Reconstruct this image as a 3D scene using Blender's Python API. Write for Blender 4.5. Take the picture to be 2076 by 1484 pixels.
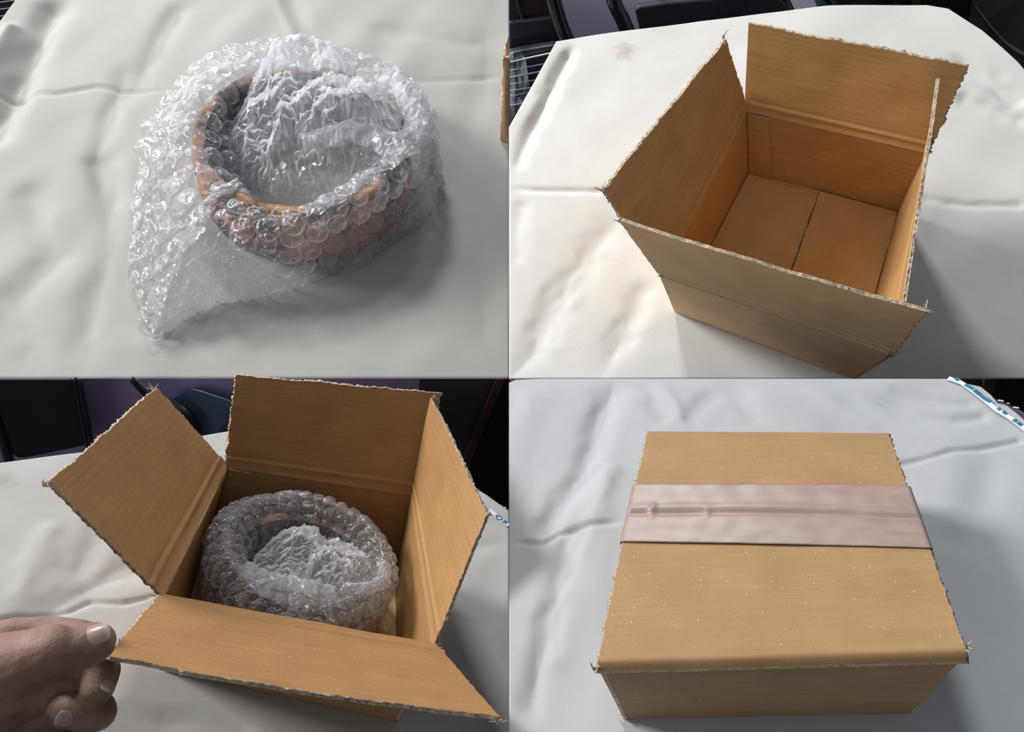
import bpy, bmesh, math, random
import numpy as np
from mathutils import Vector, Matrix, noise
random.seed(7); np.random.seed(7)
SC = bpy.context.scene
COL = SC.collection
for o in list(bpy.data.objects): bpy.data.objects.remove(o)

# ---------------------------------------------------------------- camera, world, lights, exposure
CAM = Vector((0, 0, 1.3)); q = math.sqrt(.5); FPX = 1700.0; PX, PY = 1032.0, 768.0
cd = bpy.data.cameras.new('camera'); cam = bpy.data.objects.new('camera', cd); COL.objects.link(cam)
cam.location = CAM; cam.rotation_euler = (math.radians(45), 0, 0)
cd.sensor_width = 36; cd.lens = FPX / 2076 * 36; cd.shift_x = 6 / 2076; cd.shift_y = 26 / 2076
cd.clip_start = .01; SC.camera = cam

w = bpy.data.worlds.new('world'); SC.world = w; w.use_nodes = True
bg = w.node_tree.nodes['Background']; bg.inputs[0].default_value = (.80, .88, 1, 1); bg.inputs[1].default_value = .25

def area(name, loc, target, size, power, col):
    l = bpy.data.lights.new(name, 'AREA'); l.shape = 'RECTANGLE'; l.size, l.size_y = size; l.energy = power; l.color = col
    o = bpy.data.objects.new(name, l); COL.objects.link(o); o.location = loc
    o.rotation_euler = (Vector(target) - Vector(loc)).to_track_quat('-Z', 'Y').to_euler(); return o
area('window_light', (-2.75, 1.5, 2.75), (0, .7, .8), (1.0, 1.0), 152, (1, .985, .97))
area('front_fill_light', (-1.6, -2.4, 2.3), (0, .6, .8), (1.6, 1.4), 10, (1, .96, .93))  # added fill light from the front left, on the camera side
area('glint_light', (-.5, 2.5, 3.1), (0, .7, .8), (.45, .35), 56, (.96, .98, 1))  # added light above and behind, for glints on the film
SC.view_settings.view_transform = 'Standard'; SC.view_settings.look = 'None'
SC.view_settings.exposure = 0; SC.view_settings.gamma = 1; SC.view_settings.use_curve_mapping = False
SC.cycles.transparent_max_bounces = 28; SC.cycles.max_bounces = 10
SC.cycles.caustics_reflective = False; SC.cycles.caustics_refractive = False

# ---------------------------------------------------------------- frames
# each display table has its own tilt; columns of R = its x, y and normal in camera axes (right, down, forward)
FR={
 1:([[0.993151, -0.06067, 0.099855], [-0.0, -0.854624, -0.519248], [0.116841, 0.515691, -0.84877]],[-0.676, -0.50165, 2.6]),
 2:([[0.895936, 0.412936, -0.163654], [0.335159, -0.870257, -0.361], [-0.291491, 0.268583, -0.918094]],[1.55399, -0.62046, 4.62403]),
 3:([[0.939479, -0.111751, 0.323869], [0.244941, -0.44187, -0.862992], [0.239548, 0.890091, -0.387755]],[-1.01121, 1.11496, 3.94063]),
 4:([[0.968273, 0.15583, -0.195359], [-0.03905, -0.677805, -0.734204], [-0.246826, 0.718539, -0.650215]],[0.99772, 0.87107, 3.29475]),
}
CB={
 2:{'000': (-0.4918, -0.4778, 0.0), '001': (-0.555, -0.5407, 0.4945), '010': (-0.4216, 0.5134, -0.0), '011': (-0.4912, 0.5391, 0.4967), '100': (0.5, -0.5286, 0.0), '101': (0.5789, -0.5736, 0.4767), '110': (0.4391, 0.518, -0.0), '111': (0.4415, 0.5502, 0.5027)},
 3:{'000': (-0.4774, -0.4412, 0.0), '001': (-0.5483, -0.518, 0.4375), '010': (-0.5, 0.5046, 0.0), '011': (-0.4828, 0.4828, 0.4122), '100': (0.5095, -0.5272, -0.0), '101': (0.5441, -0.527, 0.4371), '110': (0.5, 0.5046, 0.0), '111': (0.4548, 0.5214, 0.4586)},
 4:{'000': (-0.5172, -0.5133, -0.0), '001': (-0.5545, -0.5453, 0.447), '010': (-0.5, 0.4949, 0.0), '011': (-0.4245, 0.5019, 0.4628), '100': (0.4606, -0.4335, 0.0), '101': (0.5486, -0.4774, 0.4885), '110': (0.5, 0.4949, 0.0), '111': (0.4869, 0.4778, 0.4459)},
}
SCL = {1: .5, 2: .2, 3: .16, 4: .16}
CW = np.array([[1, 0, 0], [0, -q, q], [0, -q, -q]])
def cam2w(P): return Vector(CW @ np.array(P, float)) + CAM
MW = {}
for k, (R, T) in FR.items():
    A = CW @ np.array(R); t = cam2w(np.array(T) * SCL[k])
    m = Matrix.Identity(4)
    for i in range(3):
        for j in range(3): m[i][j] = A[i, j] * SCL[k]
        m[i][3] = t[i]
    MW[k] = m
def ray(u, v): return np.array([(u - PX) / FPX, (v - PY) / FPX, 1.])
def G(k, u, v, h=0):                     # point of table k's plane (local x, y) seen at u, v
    R = np.array(FR[k][0]); T = np.array(FR[k][1]); n = R[:, 2]; d = ray(u, v)
    return (R.T @ (d * ((n @ T + h) / (n @ d)) - T))
def at(u, v, Z): return cam2w(ray(u, v) * Z)

# ---------------------------------------------------------------- object helpers
def root(name, k, label, cat, group=None, loc=(0, 0, 0)):
    o = bpy.data.objects.new(name, None); COL.objects.link(o)
    o.matrix_world = MW[k] @ Matrix.Translation(loc) if k else Matrix.Translation(loc)
    o.empty_display_size = .01; o['label'] = label; o['category'] = cat
    if group: o['group'] = group
    return o
def mesh(name, V, F, mats, parent=None, fm=None, uv=None, smooth=True):
    me = bpy.data.meshes.new(name)
    me.from_pydata([tuple(v) for v in V], [], [tuple(int(i) for i in f) for f in F])
    for m in (mats if isinstance(mats, (list, tuple)) else [mats]): me.materials.append(m)
    if fm is not None: me.polygons.foreach_set('material_index', fm)
    if smooth: me.polygons.foreach_set('use_smooth', [True] * len(me.polygons))
    if uv is not None:
        l = me.uv_layers.new(name='UVMap'); idx = np.empty(len(me.loops), int); me.loops.foreach_get('vertex_index', idx)
        l.data.foreach_set('uv', np.array(uv, float)[idx].ravel())
    me.update()
    o = bpy.data.objects.new(name, me); COL.objects.link(o)
    if parent: o.parent = parent
    return o
def tag(o, label, cat, group=None, k=None):
    o['label'] = label; o['category'] = cat
    if group: o['group'] = group
    if k: o.matrix_world = MW[k]
    return o
def gridf(n, m, off=0, close=False):
    F = []
    for j in range(m - 1):
        for i in range(n if close else n - 1):
            a = off + j * n + i; b = off + j * n + (i + 1) % n
            F.append((a, b, b + n, a + n))
    return F
def nz(p, s, o=3): return noise.fractal(Vector(p) * s, .9, 2.1, o)
def box_vf(p0, ex, ey, ez):
    p0, ex, ey, ez = map(Vector, (p0, ex, ey, ez))
    V = [p0 + ex * a + ey * b + ez * c for c in (0, 1) for b in (0, 1) for a in (0, 1)]
    return V, [(0, 2, 3, 1), (4, 5, 7, 6), (0, 1, 5, 4), (2, 6, 7, 3), (0, 4, 6, 2), (1, 3, 7, 5)]
def bevel(o, wd, seg=3):
    m = o.modifiers.new('bevel', 'BEVEL'); m.width = wd; m.segments = seg; m.limit_method = 'ANGLE'; return o
def cbox(name, p0, ex, ey, ez, mat, parent=None, bv=0):
    V, F = box_vf(p0, ex, ey, ez); o = mesh(name, V, F, mat, parent, smooth=False)
    bm = bmesh.new(); bm.from_mesh(o.data); bmesh.ops.recalc_face_normals(bm, faces=bm.faces); bm.to_mesh(o.data); bm.free()
    if bv: bevel(o, bv)
    return o
def catmull(P, n):
    P = [Vector(p) for p in P]; P = [P[0] * 2 - P[1]] + P + [P[-1] * 2 - P[-2]]; out = []
    for i in range(1, len(P) - 2):
        for s in range(n):
            t = s / n; a, b, c, d = P[i - 1:i + 3]
            out.append(.5 * ((2 * b) + (c - a) * t + (2 * a - 5 * b + 4 * c - d) * t * t + (3 * b - a - 3 * c + d) * t ** 3))
    out.append(P[-2]); return out
def tube_vf(P, rad, ns=14, sm=8, sq=1.0, updir=None):
    n0 = len(P); P = catmull(P, sm); R = []
    for i in range(len(P)):
        x = i / sm; a = min(int(x), n0 - 1); b = min(a + 1, n0 - 1); t = x - a; t = t * t * (3 - 2 * t)
        R.append(rad[a] * (1 - t) + rad[b] * t if not isinstance(rad, (int, float)) else rad)
    V = []; F = []; u = updir and Vector(updir)
    cen = []
    for i, p in enumerate(P):
        d = (P[min(i + 1, len(P) - 1)] - P[max(i - 1, 0)]).normalized()
        if u is None: u = d.orthogonal()
        u = (u - d * u.dot(d)).normalized(); v = d.cross(u); cen.append((p, d, u, v, R[i]))
    rings = []
    p, d, uu, vv, r = cen[0]
    for a in (.15, .55, .85): rings.append((p - d * r * math.cos(a * math.pi / 2) * .9, uu, vv, r * math.sin(a * math.pi / 2)))
    for p, d, uu, vv, r in cen: rings.append((p, uu, vv, r))
    p, d, uu, vv, r = cen[-1]
    for a in (.85, .55, .15): rings.append((p + d * r * math.cos(a * math.pi / 2) * .9, uu, vv, r * math.sin(a * math.pi / 2)))
    for p, uu, vv, r in rings:
        for s in range(ns):
            a = 2 * math.pi * s / ns; V.append(p + uu * (math.cos(a) * r * sq) + vv * (math.sin(a) * r))
    F = gridf(ns, len(rings), close=True); F.append(tuple(range(ns))[::-1]); F.append(tuple(range(len(V) - ns, len(V))))
    return V, F
def tube(name, P, rad, mat, parent=None, **kw):
    V, F = tube_vf(P, rad, **kw); return mesh(name, V, F, mat, parent)

# ---------------------------------------------------------------- materials
def newmat(name):
    m = bpy.data.materials.new(name); m.use_nodes = True; nt = m.node_tree
    return m, nt, nt.nodes['Principled BSDF'], nt.nodes['Material Output']
def N(nt, t, **kw):
    n = nt.nodes.new(t)
    for k_, v in kw.items():
        if k_ in n.inputs.keys(): n.inputs[k_].default_value = v
        else: setattr(n, k_, v)
    return n
def plain(name, col, rough=.5, spec=.5, var=.12, vs=6, coat=0, bump=0, bs=60):
    m, nt, b, o = newmat(name); L = nt.links
    tc = N(nt, 'ShaderNodeTexCoord'); n = N(nt, 'ShaderNodeTexNoise', Scale=vs, Detail=5); L.new(tc.outputs['Object'], n.inputs['Vector'])
    r = N(nt, 'ShaderNodeValToRGB'); L.new(n.outputs['Fac'], r.inputs['Fac'])
    r.color_ramp.elements[0].position = .3; r.color_ramp.elements[1].position = .7
    r.color_ramp.elements[0].color = (*[c * (1 - var) for c in col], 1); r.color_ramp.elements[1].color = (*[min(1, c * (1 + var)) for c in col], 1)
    L.new(r.outputs[0], b.inputs['Base Color']); b.inputs['Roughness'].default_value = rough
    b.inputs['Specular IOR Level'].default_value = spec; b.inputs['Coat Weight'].default_value = coat
    if bump:
        n2 = N(nt, 'ShaderNodeTexNoise', Scale=bs, Detail=4); L.new(tc.outputs['Object'], n2.inputs['Vector'])
        bp = N(nt, 'ShaderNodeBump', Strength=bump); bp.inputs['Distance'].default_value = .002
        L.new(n2.outputs['Fac'], bp.inputs['Height']); L.new(bp.outputs[0], b.inputs['Normal'])
    return m
def cloth_mat(name, col, weave=(900, 900), stain=None):
    m, nt, b, o = newmat(name); L = nt.links
    uvn = N(nt, 'ShaderNodeUVMap')
    n = N(nt, 'ShaderNodeTexNoise', Scale=3, Detail=6, Roughness=.6); L.new(uvn.outputs[0], n.inputs['Vector'])
    r = N(nt, 'ShaderNodeValToRGB'); L.new(n.outputs['Fac'], r.inputs['Fac'])
    r.color_ramp.elements[0].position = .25; r.color_ramp.elements[1].position = .75
    r.color_ramp.elements[0].color = (*[c * .93 for c in col], 1); r.color_ramp.elements[1].color = (*[c * 1.05 for c in col], 1)
    # twill weave: two crossed thread waves
    hs = []
    for rot, sc in ((38, weave[0]), (-52, weave[1])):
        mp = N(nt, 'ShaderNodeMapping'); mp.inputs['Rotation'].default_value = (0, 0, math.radians(rot)); L.new(uvn.outputs[0], mp.inputs[0])
        wv = N(nt, 'ShaderNodeTexWave', Scale=sc / 20, Distortion=.4, Detail=1); L.new(mp.outputs[0], wv.inputs['Vector']); hs.append(wv)
    mul = N(nt, 'ShaderNodeMath', operation='MULTIPLY'); L.new(hs[0].outputs['Fac'], mul.inputs[0]); L.new(hs[1].outputs['Fac'], mul.inputs[1])
    mr = N(nt, 'ShaderNodeMapRange'); mr.inputs['To Min'].default_value = .93; mr.inputs['To Max'].default_value = 1.04; L.new(mul.outputs[0], mr.inputs[0])
    mx = N(nt, 'ShaderNodeMixRGB', blend_type='MULTIPLY'); mx.inputs[0].default_value = 1; L.new(r.outputs[0], mx.inputs[1]); L.new(mr.outputs[0], mx.inputs[2])
    last = mx.outputs[0]
    if stain:
        (sx, sy, sr) = stain
        mp = N(nt, 'ShaderNodeMapping'); mp.vector_type = 'POINT'; L.new(uvn.outputs[0], mp.inputs[0])
        vs = N(nt, 'ShaderNodeVectorMath', operation='DISTANCE'); L.new(mp.outputs[0], vs.inputs[0]); vs.inputs[1].default_value = (sx, sy, 0)
        n3 = N(nt, 'ShaderNodeTexNoise', Scale=18, Detail=7, Roughness=.75); L.new(uvn.outputs[0], n3.inputs['Vector'])
        a = N(nt, 'ShaderNodeMapRange'); a.inputs['From Min'].default_value = sr; a.inputs['From Max'].default_value = 0; L.new(vs.outputs['Value'], a.inputs[0])
        mm = N(nt, 'ShaderNodeMath', operation='MULTIPLY'); L.new(a.outputs[0], mm.inputs[0]); L.new(n3.outputs['Fac'], mm.inputs[1])
        rr = N(nt, 'ShaderNodeMapRange'); rr.inputs['From Min'].default_value = .22; rr.inputs['From Max'].default_value = .5; rr.inputs['To Max'].default_value = .55; L.new(mm.outputs[0], rr.inputs[0])
        m2 = N(nt, 'ShaderNodeMixRGB'); L.new(rr.outputs[0], m2.inputs[0]); L.new(last, m2.inputs[1]); m2.inputs[2].default_value = (.30, .25, .18, 1); last = m2.outputs[0]
    L.new(last, b.inputs['Base Color']); b.inputs['Roughness'].default_value = .85; b.inputs['Specular IOR Level'].default_value = .15
    b.inputs['Sheen Weight'].default_value = .15
    bp = N(nt, 'ShaderNodeBump', Strength=.12); bp.inputs['Distance'].default_value = .0008; L.new(mul.outputs[0], bp.inputs['Height'])
    L.new(bp.outputs[0], b.inputs['Normal'])
    return m
def kraft(name, col=(.50, .275, .105), band=0.10, flip=False, blotch=.08):
    m, nt, b, o = newmat(name); L = nt.links
    uvn = N(nt, 'ShaderNodeUVMap')
    def noi(sx, sy, sc, det=3, ro=.5):
        mp = N(nt, 'ShaderNodeMapping'); mp.inputs['Scale'].default_value = (sx, sy, 1); L.new(uvn.outputs[0], mp.inputs[0])
        n = N(nt, 'ShaderNodeTexNoise', Scale=sc, Detail=det, Roughness=ro); L.new(mp.outputs[0], n.inputs['Vector']); return n
    nb = noi(*((26, 1.6) if flip else (1.6, 26)), 1.6, 3)   # faint flute bands
    n2 = noi(1, 1, 5, 5); n3 = noi(1, 1, 140, 2)
    def ramp(src, a, c0, p0=.3, p1=.7):
        r = N(nt, 'ShaderNodeMapRange'); r.inputs['From Min'].default_value = p0; r.inputs['From Max'].default_value = p1
        r.inputs['To Min'].default_value = 1 - a; r.inputs['To Max'].default_value = 1 + a; L.new(src, r.inputs[0]); return r.outputs[0]
    last = None
    base = N(nt, 'ShaderNodeRGB'); base.outputs[0].default_value = (*col, 1); last = base.outputs[0]
    for s in (ramp(nb.outputs['Fac'], band, 0), ramp(n2.outputs['Fac'], blotch, 0), ramp(n3.outputs['Fac'], .06, 0)):
        x = N(nt, 'ShaderNodeMixRGB', blend_type='MULTIPLY'); x.inputs[0].default_value = 1; L.new(last, x.inputs[1]); L.new(s, x.inputs[2]); last = x.outputs[0]
    for sc, thr, colr in ((60, .10, (.85, .70, .50, 1)), (38, .055, (.10, .05, .03, 1))):   # pale and dark fibre flecks
        v = N(nt, 'ShaderNodeTexVoronoi', Scale=sc); L.new(uvn.outputs[0], v.inputs['Vector'])
        wn = N(nt, 'ShaderNodeSeparateColor'); L.new(v.outputs['Color'], wn.inputs[0])
        lt = N(nt, 'ShaderNodeMath', operation='LESS_THAN'); L.new(v.outputs['Distance'], lt.inputs[0]); lt.inputs[1].default_value = thr
        l2 = N(nt, 'ShaderNodeMath', operation='LESS_THAN'); L.new(wn.outputs[0], l2.inputs[0]); l2.inputs[1].default_value = .18
        ml = N(nt, 'ShaderNodeMath', operation='MULTIPLY'); L.new(lt.outputs[0], ml.inputs[0]); L.new(l2.outputs[0], ml.inputs[1])
        x = N(nt, 'ShaderNodeMixRGB'); L.new(ml.outputs[0], x.inputs[0]); L.new(last, x.inputs[1]); x.inputs[2].default_value = colr; last = x.outputs[0]
    L.new(last, b.inputs['Base Color']); b.inputs['Roughness'].default_value = .62; b.inputs['Specular IOR Level'].default_value = .3
    bp = N(nt, 'ShaderNodeBump', Strength=.25); bp.inputs['Distance'].default_value = .0012; L.new(nb.outputs['Fac'], bp.inputs['Height'])
    L.new(bp.outputs[0], b.inputs['Normal'])
    return m
def film_mat(name, tint=(.93, .94, .97), base=.10, edge=.75, haze=.5, bscale=40, bstr=.5, rough=.10, sheet=.45):
    m, nt, b, o = newmat(name); L = nt.links; nt.nodes.remove(b)
    tc = N(nt, 'ShaderNodeTexCoord')
    v = N(nt, 'ShaderNodeTexNoise', Scale=bscale, Detail=5, Roughness=.62, Distortion=1.2); L.new(tc.outputs['Object'], v.inputs['Vector'])
    v2 = N(nt, 'ShaderNodeTexVoronoi', Scale=bscale * .9, feature='DISTANCE_TO_EDGE'); L.new(tc.outputs['Object'], v2.inputs['Vector'])
    cl = N(nt, 'ShaderNodeMath', operation='MINIMUM'); L.new(v2.outputs['Distance'], cl.inputs[0]); cl.inputs[1].default_value = .12
    ad = N(nt, 'ShaderNodeMath', operation='MULTIPLY_ADD'); L.new(cl.outputs[0], ad.inputs[0]); ad.inputs[1].default_value = -3.0; L.new(v.outputs['Fac'], ad.inputs[2])
    bp = N(nt, 'ShaderNodeBump', Strength=bstr); bp.inputs['Distance'].default_value = .02; L.new(ad.outputs[0], bp.inputs['Height'])
    tr = N(nt, 'ShaderNodeBsdfTransparent'); tr.inputs[0].default_value = (.985, .985, .985, 1)
    gl = N(nt, 'ShaderNodeBsdfGlossy'); gl.inputs['Color'].default_value = (*tint, 1); gl.inputs['Roughness'].default_value = rough; L.new(bp.outputs[0], gl.inputs['Normal'])
    df = N(nt, 'ShaderNodeBsdfDiffuse'); df.inputs[0].default_value = (*tint, 1); L.new(bp.outputs[0], df.inputs['Normal'])
    tl = N(nt, 'ShaderNodeBsdfTranslucent'); tl.inputs[0].default_value = (*tint, 1)
    dm = N(nt, 'ShaderNodeMixShader'); dm.inputs[0].default_value = sheet; L.new(df.outputs[0], dm.inputs[1]); L.new(tl.outputs[0], dm.inputs[2])
    s = N(nt, 'ShaderNodeMixShader'); s.inputs[0].default_value = haze; L.new(gl.outputs[0], s.inputs[1]); L.new(dm.outputs[0], s.inputs[2])
    lw = N(nt, 'ShaderNodeLayerWeight'); lw.inputs['Blend'].default_value = .5; L.new(bp.outputs[0], lw.inputs['Normal'])
    pw = N(nt, 'ShaderNodeMath', operation='POWER'); L.new(lw.outputs['Facing'], pw.inputs[0]); pw.inputs[1].default_value = 2.2
    mr = N(nt, 'ShaderNodeMapRange'); mr.inputs['To Min'].default_value = base; mr.inputs['To Max'].default_value = edge; L.new(pw.outputs[0], mr.inputs[0])
    f = N(nt, 'ShaderNodeMixShader'); L.new(mr.outputs[0], f.inputs[0]); L.new(tr.outputs[0], f.inputs[1]); L.new(s.outputs[0], f.inputs[2])
    L.new(f.outputs[0], o.inputs[0]); return m

# ---------------------------------------------------------------- room shell
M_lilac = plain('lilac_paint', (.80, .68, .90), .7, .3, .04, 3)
M_lilac_shaded = plain('lilac_paint_shaded', (.30, .215, .37), .7, .3, .06, 3)  # same lilac paint with the shade put into its colour
M_floor = plain('dark_floor', (.02, .018, .02), .5, .3, .3, 5)
M_black = plain('black_metal', (.008, .009, .012), .12, .6, .1, 8, coat=.5)
M_blackp = plain('black_upholstery', (.012, .012, .016), .55, .4, .25, 9)
M_dark = plain('dark_wood', (.010, .005, .005), .6, .15, .3, 6)
M_grey = plain('smoky_glass', (.035, .037, .045), .35, .5, .3, 4)
M_wood = plain('table_wood', (.06, .03, .02), .5, .4, .2, 8)
M_maroon = plain('maroon_board', (.04, .018, .022), .6, .3, .15, 8)

fl = cbox('floor', (-4, -3, -.05), (8, 0, 0), (0, 6.2, 0), (0, 0, .05), M_floor); fl['kind'] = 'structure'
bw = cbox('wall_back', (-4, 2.15, 0), (8, 0, 0), (0, .1, 0), (0, 0, 1.5), M_lilac); bw['kind'] = 'structure'

# ---------------------------------------------------------------- tablecloths on tables
def resample(P, n):
    P = np.array(P, float); d = np.r_[0, np.cumsum(np.linalg.norm(np.diff(P, axis=0), axis=1))]
    t = np.linspace(0, d[-1], n); return np.c_[np.interp(t, d, P[:, 0]), np.interp(t, d, P[:, 1])]
def coons(bot, top, left, right, n, m):
    b = resample(bot, n); t = resample(top, n); l = resample(left, m); r = resample(right, m)
    u = np.linspace(0, 1, n)[None, :, None]; v = np.linspace(0, 1, m)[:, None, None]
    return (1 - v) * b[None] + v * t[None] + (1 - u) * l[:, None] + u * r[:, None] - ((1 - u) * (1 - v) * b[0] + u * (1 - v) * b[-1] + (1 - u) * v * t[0] + u * v * t[-1])
def seg_dist(X, Y, P):
    best = np.full(X.shape, 1e9)
    for a, b in zip(P[:-1], P[1:]):
        d = b - a; L2 = d @ d + 1e-12
        t = np.clip(((X - a[0]) * d[0] + (Y - a[1]) * d[1]) / L2, 0, 1)
        best = np.minimum(best, np.hypot(X - a[0] - t * d[0], Y - a[1] - t * d[1]))
    return best
def npnoise(X, Y, ang, lx, ly, seed):     # smooth value noise stretched along ang
    rs = np.random.RandomState(seed); T = rs.rand(64, 64) * 2 - 1
    c, s = math.cos(ang), math.sin(ang); U = (X * c + Y * s) / lx + 17; V = (-X * s + Y * c) / ly + 11
    iu = np.floor(U).astype(int); iv = np.floor(V).astype(int); fu = U - iu; fv = V - iv
    fu = fu * fu * (3 - 2 * fu); fv = fv * fv * (3 - 2 * fv); g = lambda a, b: T[a % 64, b % 64]
    return (g(iu, iv) * (1 - fu) + g(iu + 1, iv) * fu) * (1 - fv) + (g(iu, iv + 1) * (1 - fu) + g(iu + 1, iv + 1) * fu) * fv
def tablecloth(k, sides, mat, label, folds, waves, skirt=.35, n=300, m=220, cut=(0, 0, 0, 0), flat=None):
    # sides: pixel polylines bottom, top (left to right), left, right (bottom to top)
    L = [[G(k, *p)[:2] for p in s] for s in sides]
    g = coons(*L, n, m); X, Y = g[..., 0], g[..., 1]; Z = np.zeros_like(X)
    for ang, lx, ly, amp, sd in waves: Z += amp * npnoise(X, Y, ang, lx, ly, sd)
    for pts, wd, amp in folds:
        P = [G(k, *p)[:2] for p in pts]
        wob = npnoise(X, Y, .4, .08, .08, 5) * wd * .3
        d = seg_dist(X, Y, P) + wob; Z += amp * np.exp(-(d / wd) ** 2)
    if flat:       # the cloth lies flat under what stands on it
        (cx, cy, rx, ry) = flat; d = np.maximum(np.abs(X - cx) / rx, np.abs(Y - cy) / ry); f = np.clip((d - 1) / .22, 0, 1); f = f * f * (3 - 2 * f); Z *= f
    e = np.ones_like(Z); w_ = 14
    for j in range(w_):
        f = j / w_
        if cut[0]: e[j] = np.minimum(e[j], f)
        if cut[1]: e[-1 - j] = np.minimum(e[-1 - j], f)
        if cut[2]: e[:, j] = np.minimum(e[:, j], f)
        if cut[3]: e[:, -1 - j] = np.minimum(e[:, -1 - j], f)
    Z *= e
    Z -= max(0, Z.min() * 0)
    V = np.dstack([X, Y, Z]).reshape(-1, 3); F = gridf(n, m)
    uv = V[:, :2].copy()
    # rounded hem falling over the table edge
    per = [(0, i) for i in range(n)] + [(j, n - 1) for j in range(1, m)] + [(m - 1, i) for i in range(n - 2, -1, -1)] + [(j, 0) for j in range(m - 2, 0, -1)]
    cx, cy = X.mean(), Y.mean(); prev = [j * n + i for j, i in per]; V = list(map(tuple, V)); uv = list(map(tuple, uv)); np_ = len(per)
    for r_, (o_, dn) in enumerate(((.004, .004), (.008, .015), (.008, .06), (.008, skirt))):
        base = len(V)
        for c, (j, i) in enumerate(per):
            x, y = X[j, i], Y[j, i]
            iscut = (cut[0] and j == 0) or (cut[1] and j == m - 1) or (cut[2] and i == 0) or (cut[3] and i == n - 1)
            dx, dy = x - cx, y - cy; L_ = math.hypot(dx, dy); oo = 0 if iscut else o_ * (2.5 if r_ > 1 else 1)
            V.append((x + dx / L_ * oo, y + dy / L_ * oo, Z[j, i] - dn)); uv.append((x + dx / L_ * dn, y + dy / L_ * dn))
        F += [(prev[c], base + c, base + (c + 1) % np_, prev[(c + 1) % np_]) for c in range(np_)]
        prev = [base + c for c in range(np_)]
    o = mesh('tablecloth', V, F, mat, uv=uv); tag(o, label, 'tablecloth', k=k)
    return o, L
def table(k, L, label, dz=.03):
    r = bpy.data.objects.new('table', None); COL.objects.link(r); r['label'] = label; r['category'] = 'table'
    g = coons(*L, 12, 10); c = g.reshape(-1, 2).mean(0); g = c + (g - c) * .985
    n, m = 12, 10; P = []
    for h in (-dz, -dz - .06): P += [MW[k] @ Vector((x, y, h)) for x, y in g.reshape(-1, 2)]
    F = gridf(n, m) + [tuple(reversed(f)) for f in gridf(n, m, n * m)]
    per = [i for i in range(n)] + [j * n + n - 1 for j in range(1, m)] + [(m - 1) * n + i for i in range(n - 2, -1, -1)] + [j * n for j in range(m - 2, 0, -1)]
    F += [(per[i], per[i] + n * m, per[(i + 1) % len(per)] + n * m, per[(i + 1) % len(per)]) for i in range(len(per))]
    cc = sum(P, Vector()) / len(P); r.location = (cc.x, cc.y, 0); P = [p - r.location for p in P]
    mesh('tabletop', P, F, M_wood, r, smooth=False)
    for (i, j) in ((2, 2), (9, 2), (2, 7), (9, 7)):
        x, y = g[j, i]; p = (MW[k] @ Vector((x, y, -dz - .05))) - r.location
        cbox('leg', (p.x - .012, p.y - .012, 0), (.024, 0, 0), (0, .024, 0), (0, 0, p.z), M_wood, r)
    return r
C1 = cloth_mat('cloth_dim_light_beige', (.375, .365, .34), (1500, 1500))  # white cloth, this table's dimmer light put into the colour
_s = G(2, 1262, 102); C2 = cloth_mat('cloth_bright_light', (.64, .63, .60), (900, 900), stain=(_s[0] + .02, _s[1], .17))  # same white cloth, brighter light carried by the colour
_s = G(3, 8, 975); C3 = cloth_mat('cloth_dim_light_stone', (.44, .435, .415), (900, 900), stain=(_s[0], _s[1], .16))  # same cloth, lower light level worked into its tone
C4 = cloth_mat('cloth_dim_light_cool', (.405, .415, .425), (900, 900))  # same cloth again, its dimmer bluish light is in this colour
D = math.radians
t1, L1 = tablecloth(1, ([(-300, 768), (1032, 768)], [(-120, -230), (1032, -230)], [(-300, 768), (-320, 400), (-60, 90), (28, 0), (-120 + 300, -230)], [(1032, 768), (1032, -230)])
    if 0 else ([(-300, 768), (1032, 768)], [(180, -230), (1032, -230)], [(-300, 768), (-290, 420), (0, 38), (28, 0), (180, -230)], [(1032, 768), (1032, -230)]),
    C1, 'white twill tablecloth, its dimmer light painted as grey beige, under the bubble wrapped clay ring bundle', [
    ([(-20, 186), (110, 192), (195, 176), (310, 184), (420, 175)], .008, -.011), ([(820, 168), (940, 160), (1032, 152)], .012, -.008),
    ([(100, 10), (60, 110), (20, 200), (-20, 270)], .05, -.05), ([(20, 60), (-40, 170)], .03, .03),
    ([(250, 150), (215, 260), (190, 330), (240, 400)], .035, -.012), ([(60, 400), (110, 520), (50, 590)], .045, -.014),
    ([(210, 330), (235, 480), (190, 640), (170, 768)], .05, -.016), ([(300, 690), (330, 768)], .04, .010),
    ([(360, 20), (300, 130), (260, 190)], .04, -.012), ([(590, 0), (620, 60), (660, 110)], .03, -.010), ([(560, 0), (590, 70)], .02, .006),
    ([(780, 60), (950, 90), (1032, 80)], .05, -.010), ([(580, 600), (660, 680), (760, 768)], .03, .006), ([(0, 610), (70, 690), (60, 768)], .05, -.012)],
    [(D(65), .35, .10, .007, 1), (D(20), .5, .3, .008, 2)], cut=(1, 0, 0, 1), flat=(.03, .1, .47, .50))
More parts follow.
